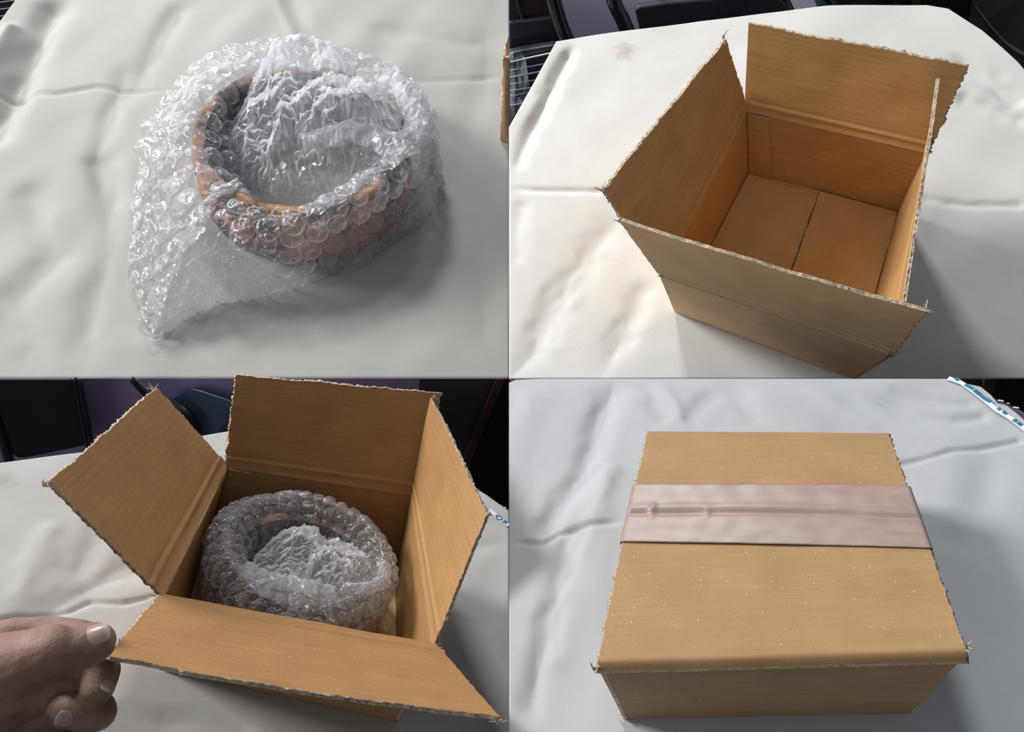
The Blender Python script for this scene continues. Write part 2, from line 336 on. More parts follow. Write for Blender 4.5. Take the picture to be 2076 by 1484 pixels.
t2, L2 = tablecloth(2, ([(1032, 768), (2320, 768)], [(1128, 84), (1200, 72), (1300, 58), (1420, 40), (1540, 27), (1680, 14), (1880, 11), (1922, 18)],
    [(1032, 768), (1032, 258), (1080, 172), (1128, 84)], [(2320, 768), (2300, 400), (2064, 128), (1990, 62), (1922, 18)]),
    C2, 'white tablecloth, its brighter light painted as ivory, with a small brown stain under the empty open box', [
    ([(1032, 383), (1110, 388), (1215, 390)], .020, -.017), ([(1880, 405), (1960, 415), (2064, 418)], .022, -.013),
    ([(1150, 110), (1110, 190), (1070, 270), (1045, 330)], .05, -.05), ([(1050, 420), (1036, 520)], .05, -.03),
    ([(1230, 470), (1140, 600), (1090, 690), (1040, 768)], .10, -.028), ([(1180, 560), (1120, 700)], .06, .008),
    ([(1300, 600), (1220, 768)], .07, -.02), ([(1950, 130), (2064, 200)], .06, -.03), ([(1960, 200), (2064, 240)], .05, -.02)],
    [(D(60), .9, .28, .009, 3), (D(10), 1.0, .6, .010, 4)], cut=(1, 0, 1, 0), flat=(0, 0, .56, .58))
t3, L3 = tablecloth(3, ([(-260, 1750), (1032, 1750)], [(-260, 985), (0, 941), (300, 903), (500, 868), (700, 850), (860, 905), (960, 990), (1032, 1036)],
    [(-260, 1750), (-260, 985)], [(1032, 1750), (1032, 1036)]),
    C3, 'white tablecloth, its dimmer light painted as a stone tone, under the open box holding the bubble wrapped bundle', [
    ([(-40, 1262), (70, 1246), (140, 1236), (185, 1215), (250, 1220), (320, 1204)], .016, -.018),
    ([(300, 1130), (180, 1190), (60, 1260)], .07, -.022), ([(250, 1010), (160, 1150)], .06, -.015), ([(340, 1440), (480, 1484)], .06, -.012),
    ([(100, 1080), (40, 1200)], .06, .012), ([(940, 1110), (1032, 1100)], .05, -.01)],
    [(D(60), .8, .25, .010, 6), (D(0), .9, .7, .008, 7)], cut=(0, 0, 0, 1), flat=(0, 0, .56, .58))
t4, L4 = tablecloth(4, ([(1032, 1750), (2340, 1750)], [(1032, 776), (1046, 770), (1100, 768), (1945, 768), (1960, 778), (1988, 784), (2008, 800), (2020, 817), (2040, 822), (2066, 842)],
    [(1032, 1750), (1032, 776)], [(2340, 1750), (2340, 1100), (2066, 842)]),
    C4, 'wrinkled white tablecloth, its dimmer light painted as cool grey, under the taped box', [
    ([(1032, 1100), (1105, 1100), (1130, 1080), (1170, 1072), (1290, 1055)], .014, -.020),
    ([(1820, 943), (1870, 932), (1930, 915), (1985, 910), (2064, 893)], .014, -.016),
    ([(1245, 775), (1215, 850), (1180, 960), (1110, 1060)], .06, -.035), ([(1165, 1090), (1110, 1290), (1070, 1420)], .06, -.034),
    ([(1240, 960), (1150, 1180), (1120, 1340)], .05, .015), ([(1340, 780), (1370, 820), (1385, 862)], .035, .010), ([(1310, 785), (1345, 850)], .05, -.012),
    ([(1385, 862), (1440, 800)], .05, -.012), ([(1630, 770), (1700, 830), (1760, 860)], .05, .008), ([(1650, 768), (1760, 800), (1860, 840), (1930, 855), (1990, 845)], .03, -.016),
    ([(1820, 790), (1900, 815), (1960, 820)], .03, -.012), ([(2000, 960), (1960, 1100)], .07, -.012), ([(1480, 768), (1530, 850)], .05, -.012)],
    [(D(75), .7, .2, .012, 8), (D(30), .8, .5, .010, 9)], cut=(0, 1, 1, 0), flat=(0, 0, .55, .56))
for k, L_, lb in ((1, L1, 'wooden table under the grey beige tablecloth'), (2, L2, 'wooden table under the ivory tablecloth'),
                  (3, L3, 'wooden table under the stone coloured tablecloth'), (4, L4, 'wooden table under the cool grey tablecloth')):
    table(k, L_, lb, dz=.07)

# ---------------------------------------------------------------- cardboard
K_out = kraft('kraft_outside', (.50, .32, .16), .05)
K_out_lit = kraft('kraft_outside_lit', (.80, .53, .30), .04)  # empty box outside, light on its front lifted into the colour
K_in = kraft('kraft_inside', (.49, .28, .11), .09)
K_inv = kraft('kraft_inside_vertical', (.46, .26, .10), .09, flip=True)
K_edge = plain('torn_corrugated_edge', (.60, .49, .36), .9, .1, .35, 60, bump=.8, bs=220)
def patch(name, A, B, C, D_, th, rag, parent, mo, mi, n=90, m=50, seed=1, crease=(), bulge=.004, uvs=None, warp=None, jag=.010):
    """Corrugated sheet between corners A-B (hinge) and C-D (outer; C above A, D above B); rag = ragged sides of (AB, CD, AC, BD)."""
    A, B, C, D_ = map(Vector, (A, B, C, D_)); rs = random.Random(seed)
    n, m = int(n), int(m); top = []; uv = []
    W_ = ((B - A).length + (D_ - C).length) / 2; H_ = ((C - A).length + (D_ - B).length) / 2
    nrm = (B - A).cross(C - A).normalized()
    def jit(t, s):
        v = noise.noise(Vector((t * 9, s * 7.3 + seed, 0))) * .8 + noise.noise(Vector((t * 34, s * 3.1, seed))) * .55 + noise.noise(Vector((t * 90, s, seed * 2))) * .35
        return v * jag
    for j in range(m):
        v = j / (m - 1)
        for i in range(n):
            u = i / (n - 1); p = A * (1 - u) * (1 - v) + B * u * (1 - v) + C * (1 - u) * v + D_ * u * v
            z = bulge * math.sin(math.pi * u) * math.sin(math.pi * v) + .0035 * noise.noise(Vector((u * W_ * 4, v * H_ * 4, seed)))
            for (v0, wd, a) in crease: z += a * math.exp(-((v - v0) * H_ / wd) ** 2)
            if warp: z += warp(u, v)
            q_ = p + nrm * z
            if rag[0] and j == 0: q_ += (A - C).normalized() * jit(u, 1)
            if rag[1] and j == m - 1: q_ += (C - A).normalized() * jit(u, 2)
            if rag[2] and i == 0: q_ += (A - B).normalized() * jit(v, 3)
            if rag[3] and i == n - 1: q_ += (B - A).normalized() * jit(v, 4)
            top.append(q_); uv.append((u * W_, v * H_))
    N0 = n * m; V = [p for p in top]; V2 = [p - nrm * th for p in top]
    F = gridf(n, m); fm = [0] * len(F); F2 = [tuple(x + N0 for x in reversed(f)) for f in F]; F += F2; fm += [1] * len(F2)
    V += V2; uv = uv + uv
    per = [(i, 0) for i in range(n)] + [(n - 1, j) for j in range(1, m)] + [(i, m - 1) for i in range(n - 2, -1, -1)] + [(0, j) for j in range(m - 2, 0, -1)]
    cen = sum(top, Vector()) / len(top); prev = [j * n + i for i, j in per]
    for r_ in (1, 2, 3, 4):
        if r_ < 4:
            base = len(V)
            for c, (i, j) in enumerate(per):
                p = top[j * n + i]
                isr = (rag[0] and j == 0) or (rag[1] and j == m - 1) or (rag[2] and i == 0) or (rag[3] and i == n - 1)
                ev = Vector((0, 0, 0))
                if isr: ev = (p - cen).normalized() * ((-.006 if r_ == 2 else .004) + rs.uniform(-.006, .006))
                V.append(p - nrm * (th * r_ / 4) + ev + (nrm * rs.uniform(-.0025, .0025) if isr else Vector((0, 0, 0)))); uv.append(uv[j * n + i])
            cur = [base + c for c in range(len(per))]
        else: cur = [N0 + j * n + i for i, j in per]
        P_ = len(per)
        for c in range(P_): F.append((prev[c], cur[c], cur[(c + 1) % P_], prev[(c + 1) % P_])); fm.append(2)
        prev = cur
    o = mesh(name, V, F, [mo, mi, K_edge], parent, fm=fm, uv=uv, smooth=True)
    bm = bmesh.new(); bm.from_mesh(o.data)
    for e in bm.edges:
        if len({f.material_index for f in e.link_faces}) > 1: e.smooth = False
    bm.to_mesh(o.data); bm.free(); return o
def shred(name, parent, P, seed, r=.004, nn=5, L=.03):
    L0 = L
    """torn paper curl at a corner"""
    rs = random.Random(seed); V = []; F = []
    for s in range(nn):
        d = Vector((rs.uniform(-1, 1), rs.uniform(-1, 1), rs.uniform(-.4, 1))).normalized(); sd = d.orthogonal().normalized() * rs.uniform(.5, 1.2) * r * 1.6; L = L0 * rs.uniform(.35, .8)
        b = len(V); cur = Vector((rs.uniform(-1, 1), rs.uniform(-1, 1), rs.uniform(-.3, 1))) * 1.1
        for i in range(6):
            t = i / 5; p = Vector(P) + d * L * t * rs.uniform(.9, 1.1) + cur * L * t * t; wd = sd * (1 - .75 * t)
            V += [p - wd, p + wd]
        for i in range(5): F.append((b + 2 * i, b + 2 * i + 1, b + 2 * i + 3, b + 2 * i + 2))
    o = mesh(name, V, F, K_edge, parent); so = o.modifiers.new('s', 'SOLIDIFY'); so.thickness = .002; return o
TH = .016
K_floor_lit = kraft('kraft_floor_lit', (.62, .39, .18), .03, flip=True)  # overhead light on the box floor is mixed into this colour
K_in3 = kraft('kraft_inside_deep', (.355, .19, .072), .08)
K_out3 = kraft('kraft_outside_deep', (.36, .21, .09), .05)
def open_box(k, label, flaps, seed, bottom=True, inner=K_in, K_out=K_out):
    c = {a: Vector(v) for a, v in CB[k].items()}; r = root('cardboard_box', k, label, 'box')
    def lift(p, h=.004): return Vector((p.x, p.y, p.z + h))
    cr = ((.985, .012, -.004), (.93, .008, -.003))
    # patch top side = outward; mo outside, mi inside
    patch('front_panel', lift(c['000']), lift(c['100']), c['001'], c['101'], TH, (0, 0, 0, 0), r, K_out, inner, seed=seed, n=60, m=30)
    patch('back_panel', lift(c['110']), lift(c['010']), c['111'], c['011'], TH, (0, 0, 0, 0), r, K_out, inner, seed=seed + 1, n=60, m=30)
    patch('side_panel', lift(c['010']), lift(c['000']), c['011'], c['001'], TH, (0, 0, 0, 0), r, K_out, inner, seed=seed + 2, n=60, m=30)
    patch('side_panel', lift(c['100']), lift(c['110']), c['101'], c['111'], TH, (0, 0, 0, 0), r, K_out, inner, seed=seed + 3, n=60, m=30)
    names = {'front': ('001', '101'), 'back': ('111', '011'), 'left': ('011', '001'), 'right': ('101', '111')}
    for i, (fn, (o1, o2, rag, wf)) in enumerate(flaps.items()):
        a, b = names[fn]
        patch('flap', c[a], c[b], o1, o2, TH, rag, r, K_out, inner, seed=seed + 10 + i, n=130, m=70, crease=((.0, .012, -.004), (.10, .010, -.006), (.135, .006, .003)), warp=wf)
    # bottom flaps
    sh = lambda x, y, z: (x, y, z)
    a, b, cc, dd = c['000'], c['100'], c['010'], c['110']
    mt = lambda p, q_, t: p * (1 - t) + q_ * t
    if bottom:
        fl_ = lambda p, z: Vector((p.x * .965, p.y * .965, z))
        patch('bottom_flap', fl_(a, .020), fl_(b, .020), fl_(cc, .020), fl_(dd, .020), .012, (0, 0, 0, 0), r, K_floor_lit, K_out, seed=seed + 20, n=40, m=30)
        m0, m1 = mt(fl_(a, .03), fl_(b, .03), .52), mt(fl_(cc, .03), fl_(dd, .03), .49)
        patch('bottom_flap', m0 + Vector((.004, 0, .007)), fl_(b, .034), m1 + Vector((.004, -.01, .007)), fl_(dd, .034) + Vector((0, -.012, 0)), .011, (0, 0, 1, 0), r, K_floor_lit, K_out, seed=seed + 21, n=70, m=90, jag=.005, bulge=.0)
        patch('bottom_flap', fl_(a, .030), m0 - Vector((.003, 0, 0)), fl_(cc, .030) + Vector((0, -.02, 0)), m1 - Vector((.003, .03, 0)), .009, (0, 0, 0, 1), r, K_floor_lit, K_out, seed=seed + 22, n=70, m=90, jag=.005, bulge=.0)
    else:
        fl_ = lambda p, z: Vector((p.x * .965, p.y * .965, z))
        patch('bottom_flap', fl_(a, .022), fl_(b, .022), fl_(cc, .022), fl_(dd, .022), .012, (0, 0, 0, 0), r, K_floor_lit, K_out, seed=seed + 20, n=40, m=30)
    # glue tab in the back left corner
    dy = Vector((0, -.026, 0)); e = (c['111'] - c['011']).normalized(); xi = Vector((.02, 0, 0))
    patch('glue_tab', c['010'] + dy + xi, c['010'] + dy + e * .15, c['011'] + dy + xi + Vector((0, 0, .005)), c['011'] + dy + e * .135 + Vector((0, 0, -.004)), .008, (0, 1, 0, 0), r, inner, inner, seed=seed + 30, n=30, m=40, jag=.006)
    # rolled score ridges along the inner rim
    for i, cn in enumerate(('011', '001', '101', '111')):
        shred('torn_corner', r, c[cn] + Vector((0, 0, .004)), seed * 7 + i, nn=6, L=.03)
    return r, c

b2, c2 = open_box(2, 'empty open cardboard box with torn flaps, on the ivory tablecloth', {
    'front': ((-.74, -.574, .965), (.602, -.553, .937), (0, 1, 1, 1), lambda u, v: .010 * math.sin(u * 3.1) * v),
    'back': ((.445, .717, .938), (-.569, .703, .925), (0, 1, 1, 0), None),
    'left': ((-.650, .555, .940), (-.902, -.405, .891), (0, 1, 1, 1), None),
    'right': ((.520, -.53, .93), (.350, .59, .96), (0, 1, 1, 1), None)}, 3, K_out=K_out_lit)
for i, p in enumerate(((-.74, -.574, .965), (.602, -.553, .937), (-.650, .555, .945), (-.902, -.405, .891))): shred('torn_corner', b2, p, 90 + i, nn=5, L=.035)
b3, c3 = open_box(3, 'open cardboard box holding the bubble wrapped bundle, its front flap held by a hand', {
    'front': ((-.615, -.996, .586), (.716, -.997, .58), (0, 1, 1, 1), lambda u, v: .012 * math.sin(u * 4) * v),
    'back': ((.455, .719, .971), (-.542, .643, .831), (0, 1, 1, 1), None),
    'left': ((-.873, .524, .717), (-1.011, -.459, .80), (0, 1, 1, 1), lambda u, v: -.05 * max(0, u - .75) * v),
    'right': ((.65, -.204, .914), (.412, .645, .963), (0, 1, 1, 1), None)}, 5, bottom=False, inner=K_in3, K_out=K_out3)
for i, p in enumerate(((.716, -.997, .58), (-1.011, -.459, .80), (.65, -.204, .914), (.412, .645, .963), (-.873, .524, .717))): shred('torn_corner', b3, p, 190 + i, nn=5, L=.035)
shred('torn_corner', b3, c3['000'] + Vector((0, 0, .02)), 300, nn=5, L=.03)

# closed, taped box
c4 = {a: Vector(v) for a, v in CB[4].items()}
b4 = root('cardboard_box', 4, 'closed cardboard box sealed with a band of pinkish tape, on the cool grey tablecloth', 'box')
K_top = kraft('kraft_top', (.34, .202, .09), .05, blotch=.10)
K_out4 = kraft('kraft_outside_box', (.33, .20, .10), .05)
zz = Vector((0, 0, .006)); zi = Vector((0, 0, -.022))
patch('front_panel', c4['000'] + zz, c4['100'] + zz, c4['001'] + zi, c4['101'] + zi, TH, (0, 0, 0, 0), b4, K_out4, K_in, seed=41, n=60, m=30)
patch('back_panel', c4['110'] + zz, c4['010'] + zz, c4['111'] + zi, c4['011'] + zi, TH, (0, 0, 0, 0), b4, K_out4, K_in, seed=42, n=60, m=30)
patch('side_panel', c4['010'] + zz, c4['000'] + zz, c4['011'] + zi, c4['001'] + zi, TH, (0, 0, 0, 0), b4, K_out4, K_in, seed=43, n=60, m=30)
patch('side_panel', c4['100'] + zz, c4['110'] + zz, c4['101'] + zi, c4['111'] + zi, TH, (0, 0, 0, 0), b4, K_out4, K_in, seed=44, n=60, m=30)
s0 = c4['001'].lerp(c4['011'], .565); s1 = c4['101'].lerp(c4['111'], .575)
ov = lambda u, v: -.030 * max(0, 1 - v / .045) ** 2 * (1 if v < .045 else 0)
patch('top_flap', c4['001'] + Vector((0, -.012, .0)), c4['101'] + Vector((.004, -.012, .0)), s0 + Vector((-.004, -.004, 0)), s1 + Vector((.004, -.004, 0)), .015, (0, 0, 1, 1), b4, K_top, K_in, n=150, m=90, seed=46, jag=.006, bulge=.004, warp=ov)
patch('top_flap', c4['111'] + Vector((0, .004, 0)), c4['011'] + Vector((0, .004, 0)), s1 + Vector((0, .004, -.002)), s0 + Vector((0, .004, -.002)), .015, (0, 0, 1, 1), b4, K_top, K_in, n=150, m=90, seed=47, jag=.005, bulge=.003, warp=lambda u, v: -.02 * max(0, 1 - v / .05) ** 2)
for i, p in enumerate((c4['001'] + Vector((-.01, -.01, -.02)), c4['101'] + Vector((.002, .02, -.012)), c4['000'] + Vector((0, 0, .03)))): shred('torn_corner', b4, p, 400 + i, nn=6, L=.03)
# tape
def tape():
    m, nt, b, o = newmat('packing_tape'); L = nt.links
    uvn = N(nt, 'ShaderNodeUVMap'); mp = N(nt, 'ShaderNodeMapping'); mp.inputs['Scale'].default_value = (2, 14, 1); L.new(uvn.outputs[0], mp.inputs[0])
    n = N(nt, 'ShaderNodeTexNoise', Scale=2.2, Detail=4, Roughness=.6); L.new(mp.outputs[0], n.inputs['Vector'])
    r = N(nt, 'ShaderNodeValToRGB'); L.new(n.outputs['Fac'], r.inputs['Fac']); r.color_ramp.elements[0].position = .35; r.color_ramp.elements[1].position = .65
    r.color_ramp.elements[0].color = (.275, .195, .165, 1); r.color_ramp.elements[1].color = (.335, .24, .205, 1)
    L.new(r.outputs[0], b.inputs['Base Color']); b.inputs['Roughness'].default_value = .42; b.inputs['Specular IOR Level'].default_value = .5
    f0 = G(4, 1253, 1102, .447); f1 = G(4, 1883, 1113, .47); r0 = G(4, 1288, 985, .452); r1 = G(4, 1842, 986, .46)
    n_, m_ = 140, 40; V = []; uv = []
    cf = lambda e, t: (c4['001'] if e == 0 else c4['101']).lerp(c4['011'] if e == 0 else c4['111'], t)
    tf = [(f0[1] - c4['001'].y) / (c4['011'].y - c4['001'].y), (f1[1] - c4['101'].y) / (c4['111'].y - c4['101'].y)]
    tr = [(r0[1] - c4['001'].y) / (c4['011'].y - c4['001'].y), (r1[1] - c4['101'].y) / (c4['111'].y - c4['101'].y)]
    for j in range(m_):
        v = j / (m_ - 1)
        Lp = cf(0, tf[0] * (1 - v) + tr[0] * v) + Vector((-.009, 0, 0)); Rp = cf(1, tf[1] * (1 - v) + tr[1] * v) + Vector((.008, 0, 0))
        for i in range(n_):
            u = -.04 + 1.08 * i / (n_ - 1); uc = min(1, max(0, u)); p = Lp.lerp(Rp, uc)
            dn = 0
            if u < 0: p = p + Vector((-.004 - .0 * u, 0, u * 1.0))
            if u > 1: p = p + Vector((.004, 0, -(u - 1) * 1.0))
            sv = .47 + .06 * math.sin(uc * 2.6) - .05 * uc
            z = .0055 + .004 * math.sin(math.pi * uc)
            z += -.0060 * math.exp(-((v - sv) / .035) ** 2) + .004 * math.exp(-((v - sv - .10) / .06) ** 2)
            z += .0018 * noise.noise(Vector((uc * 14, v * 5, 1))) + .007 * math.exp(-(((uc - .09) / .012) ** 2 + ((v - .52) / .12) ** 2)) + .005 * math.exp(-(((uc - .29) / .01) ** 2 + ((v - .5) / .06) ** 2))
            V.append(p + Vector((0, 0, z if 0 <= u <= 1 else z * .3))); uv.append((u, v * .2))
    o = mesh('tape', V, gridf(n_, m_), m, b4, uv=uv); so = o.modifiers.new('s', 'SOLIDIFY'); so.thickness = .0008; so.offset = 0
    o['label'] = 'shiny pinkish packing tape over the seam'
tape()

# partly seen box beside the bubble wrap on table 1
b1 = root('cardboard_box', 1, 'sliver of a brown cardboard box on the grey beige cloth, right of the bubble wrap', 'box')
g0, g1 = G(1, 1014, 286), G(1, 1031, 292)
hz = .30
T0 = G(1, 1021, 118, hz); T1 = G(1, 1031.5, 72, hz)
patch('side_panel', Vector((g0[0], g0[1], .004)), Vector((g1[0], g1[1], .004)), Vector(T0), Vector((G(1, 1031.5, 120, hz))), .012, (0, 0, 1, 0), b1, K_out, K_in, n=20, m=60, seed=61, jag=.004)
patch('flap', Vector(T0), Vector(G(1, 1031.5, 120, hz)), Vector(G(1, 1026, 90, hz + .02)), Vector(G(1, 1031.5, 72, hz + .02)), .010, (0, 1, 1, 0), b1, K_in, K_in, n=20, m=20, seed=62, jag=.004)
shred('torn_corner', b1, T0, 63, nn=4, L=.02)

# ---------------------------------------------------------------- clay rings and bubble wrap
def clay(name, black=.45):
    m, nt, b, o = newmat(name); L = nt.links; tc = N(nt, 'ShaderNodeTexCoord')
    n = N(nt, 'ShaderNodeTexNoise', Scale=7, Detail=6, Roughness=.65); L.new(tc.outputs['Object'], n.inputs['Vector'])
    r = N(nt, 'ShaderNodeValToRGB'); L.new(n.outputs['Fac'], r.inputs['Fac'])
    e = r.color_ramp.elements; e[0].position = black - .06; e[0].color = (.05, .035, .03, 1); e[1].position = black + .05; e[1].color = (.40, .19, .085, 1)
    x = e.new(.7); x.color = (.52, .27, .125, 1)
    L.new(r.outputs[0], b.inputs['Base Color']); b.inputs['Roughness'].default_value = .7
    bp = N(nt, 'ShaderNodeBump', Strength=.4); bp.inputs['Distance'].default_value = .01; L.new(n.outputs['Fac'], bp.inputs['Height']); L.new(bp.outputs[0], b.inputs['Normal'])
    return m
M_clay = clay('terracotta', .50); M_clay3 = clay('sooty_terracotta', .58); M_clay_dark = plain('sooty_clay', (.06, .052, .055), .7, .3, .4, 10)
def clay_ring(k, cx, cy, z0, rx, ry, h, label, th=.035, M_clay=M_clay):
    r = root('clay_ring', k, label, 'ring')
    prof_o = [(0, 0), (.985, 0), (1.03, .35), (1.02, .7), (1.0, .95), (.985, 1.0)]; ns = 96; V = []
    ot = [(1 - th / rx * .9, .0), (1.02, .0), (1.04, .3), (1.03, .65), (1.0, .93), (.985, 1.0), (1 - th / rx * .5, 1.015), (1 - th / rx, .98)]
    for pr, z in ot:
        for s in range(ns):
            a = 2 * math.pi * s / ns; w_ = 1 + .015 * noise.noise(Vector((math.cos(a) * 3, math.sin(a) * 3, z)))
            V.append((cx + math.cos(a) * rx * pr * w_, cy + math.sin(a) * ry * pr * w_, z0 + z * h))
    mesh('outer_wall', V, gridf(ns, len(ot), close=True), M_clay, r)
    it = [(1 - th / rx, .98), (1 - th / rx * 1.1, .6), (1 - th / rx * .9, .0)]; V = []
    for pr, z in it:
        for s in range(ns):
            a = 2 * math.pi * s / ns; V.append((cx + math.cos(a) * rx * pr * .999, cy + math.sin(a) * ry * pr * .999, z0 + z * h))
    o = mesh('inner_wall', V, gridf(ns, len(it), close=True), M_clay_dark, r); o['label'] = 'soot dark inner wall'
    return r
F_film = film_mat('bubble_film', base=.11, edge=.60, haze=.48, bscale=16, bstr=.7, rough=.08)
F_film3 = film_mat('bubble_film_layers', base=.10, edge=.62, haze=.45, bscale=18, bstr=.7, rough=.07)
F_bub = film_mat('bubble_dome', base=.07, edge=1.0, haze=.36, bscale=60, bstr=.25, rough=.035, sheet=.6)
F_crum = film_mat('crumpled_film', base=.40, edge=.9, haze=.84, bscale=22, bstr=.35, rough=.06, sheet=.62)
DOMES = []
def dome_meshes():
    for v in range(8):
        rs = random.Random(v); V = []; n, m = 18, 6
        dents = [(rs.uniform(0, 6.28), rs.uniform(.1, .8), rs.uniform(.15, .45)) for _ in range(4)]
        for j in range(m):
            t = j / (m - 1) * math.pi / 2; rr = math.cos(t) ** .75 if j < m - 1 else .04; z = math.sin(t) * .68
            for s in range(n):
                a = 2 * math.pi * s / n; x, y = rr * math.cos(a), rr * math.sin(a)
                zz_ = z + .09 * noise.noise(Vector((x * 3 + v * 5, y * 3, z * 3)))
                for da, dr, dp in dents:
                    d = math.hypot(x - dr * math.cos(da), y - dr * math.sin(da)); zz_ -= dp * z * math.exp(-(d / .30) ** 2)
                if 2 <= j: zz_ += rs.uniform(-.10, .06); x += rs.uniform(-.07, .07); y += rs.uniform(-.07, .07)
                V.append((x, y, max(zz_, -.02) if j else -.05))
        F = gridf(n, m, close=True); F.append(tuple(range(n * (m - 1), n * m)))
        o = mesh('bubble', V, F, F_bub); o.data.polygons.foreach_set('use_smooth', [i < n * 2 for i in range(len(F))]); DOMES.append(o.data); bpy.data.objects.remove(o)
dome_meshes()
def wrap(k, label, surf, tmax, rings, br, limit, seed, n=300, m=130, skip=None, crumple=.012, film=None):
    """surf(phi, t) -> local point; film sheet with a hexagonal field of bubbles"""
    r = root('bubble_wrap', k, label, 'bubble wrap'); V = []
    def cr(p, a):
        p = Vector(p); s = crumple
        nv = noise.noise_vector(p * 7 + Vector((seed, 0, 0))) * s + noise.noise_vector(p * 17) * s * .65 + noise.noise_vector(p * 42) * s * .35
        return p + nv * a
    for j in range(m):
        t = tmax * j / (m - 1)
        for i in range(n):
            V.append(cr(surf(2 * math.pi * i / n, t), 1 if j else .2))
    for i_, v in enumerate(V):
        if v.z < .006: v.z = .006
    mesh('film', V, gridf(n, m, close=True), film or F_film, r)
    rs = random.Random(seed); pts = []
    # rows by arc length
    T = [tmax * i / 400 for i in range(401)]; al = [0]
    for a, b in zip(T[:-1], T[1:]):
        al.append(al[-1] + sum((Vector(surf(p, b)) - Vector(surf(p, a))).length for p in (3.6, 4.2, 4.7, 5.3)) / 4)
    nrow = int(al[-1] / (br * 1.78))
    for row in range(nrow):
        s = (row + .4) / nrow * al[-1]; t = float(np.interp(s, al, T)); t = min(t, tmax - .01)
        cir = 0; q0 = Vector(surf(0, t)); ph = [0]
        for i in range(1, 181):
            q1 = Vector(surf(2 * math.pi * i / 180, t)); cir += (q1 - q0).length; ph.append(cir); q0 = q1
        nb = max(1, int(cir / (br * 2.06)))
        for c in range(nb):
            phi = float(np.interp((c + .5 * (row % 2) + rs.uniform(-.06, .06)) / nb % 1.0 * cir, ph, [2 * math.pi * i / 180 for i in range(181)]))
            tt = t + rs.uniform(-.006, .006)
            if skip and skip(phi, tt): continue
            p = cr(surf(phi, tt), 1); e = .02
            a_ = Vector(surf(phi + e, tt)) - Vector(surf(phi - e, tt)); b_ = Vector(surf(phi, min(tt + e, tmax))) - Vector(surf(phi, tt - e))
            nn = a_.cross(b_)
            if nn.length < 1e-9: continue
            nn.normalize(); nn = (nn + Vector((rs.uniform(-1, 1), rs.uniform(-1, 1), rs.uniform(-1, 1))) * .16).normalized()
            if p.z < .012: p.z = .012
            sc = br * rs.uniform(.9, 1.05)
            M = Matrix.Translation(p - nn * sc * .05) @ nn.to_track_quat('Z', 'Y').to_matrix().to_4x4() @ Matrix.Rotation(rs.uniform(0, 6.28), 4, 'Z') @ Matrix.Diagonal((sc, sc, sc * rs.uniform(.7, 1.15), 1))
            pts.append((p, nn, M, rs.randrange(8)))
    ci = MW[k].inverted() @ CAM
    def score(x): d = (ci - x[0]).normalized(); return -(x[1].dot(d) + (.3 if x[0].y < 0 else 0))
    pts.sort(key=score)
    for p, nn, M, v in pts[:limit]:
        o = bpy.data.objects.new('bubble', DOMES[v]); COL.objects.link(o); o.parent = r; o.matrix_local = M
    rest = pts[limit:]
    if rest:
        VV = []; FF = []
        for p, nn, M, v in rest:
            b0 = len(VV); me = DOMES[v]; VV += [M @ x.co for x in me.vertices]; FF += [tuple(b0 + i for i in f.vertices) for f in me.polygons]
        o = mesh('bubbles', VV, FF, F_bub, r); o['kind'] = 'stuff'
    return r, len(pts)
def crumple_blob(parent, cx, cy, rx, ry, h, z0, peaks, seed, n=50, name='crumpled_film'):
    V = []; rj = random.Random(seed)
    for j in range(n):
        for i in range(n):
            x = -1 + 2 * i / (n - 1); y = -1 + 2 * j / (n - 1); d = math.hypot(x, y)
            if d > 0: 
                mxx = max(abs(x), abs(y)); x *= mxx / d; y *= mxx / d; d = mxx
            X, Y = cx + x * rx * (1 + .10 * noise.noise(Vector((x * 3, y * 3, seed)))), cy + y * ry
            z = z0 + h * (1 - d ** 3)
            for (px_, py_, pr, pz) in peaks: z += pz * math.exp(-(((X - px_) / pr) ** 2 + ((Y - py_) / pr) ** 2))
            a = noise.noise(Vector((X * 9, Y * 9, seed))); b = noise.noise(Vector((X * 21, Y * 21, seed))); c = noise.noise(Vector((X * 45, Y * 45, seed)))
            z += rj.uniform(-.016, .016) + (.055 * (1 - abs(a) * 2.2) + .028 * (1 - abs(b) * 2) + .012 * c) * (1 - d ** 6) * .8
            V.append((X + .015 * b + rj.uniform(-.004, .004), Y + .015 * a + rj.uniform(-.004, .004), z))
    F = []
    for f in gridf(n, n):
        F += [(f[0], f[1], f[2]), (f[0], f[2], f[3])] if rj.random() < .5 else [(f[0], f[1], f[3]), (f[1], f[2], f[3])]
    return mesh(name, V, F, F_crum, parent, smooth=False)

clay_ring(1, .045, .135, .012, .315, .315, .20, 'terracotta ring with a sooty inner wall inside the bubble wrap on the grey beige cloth')
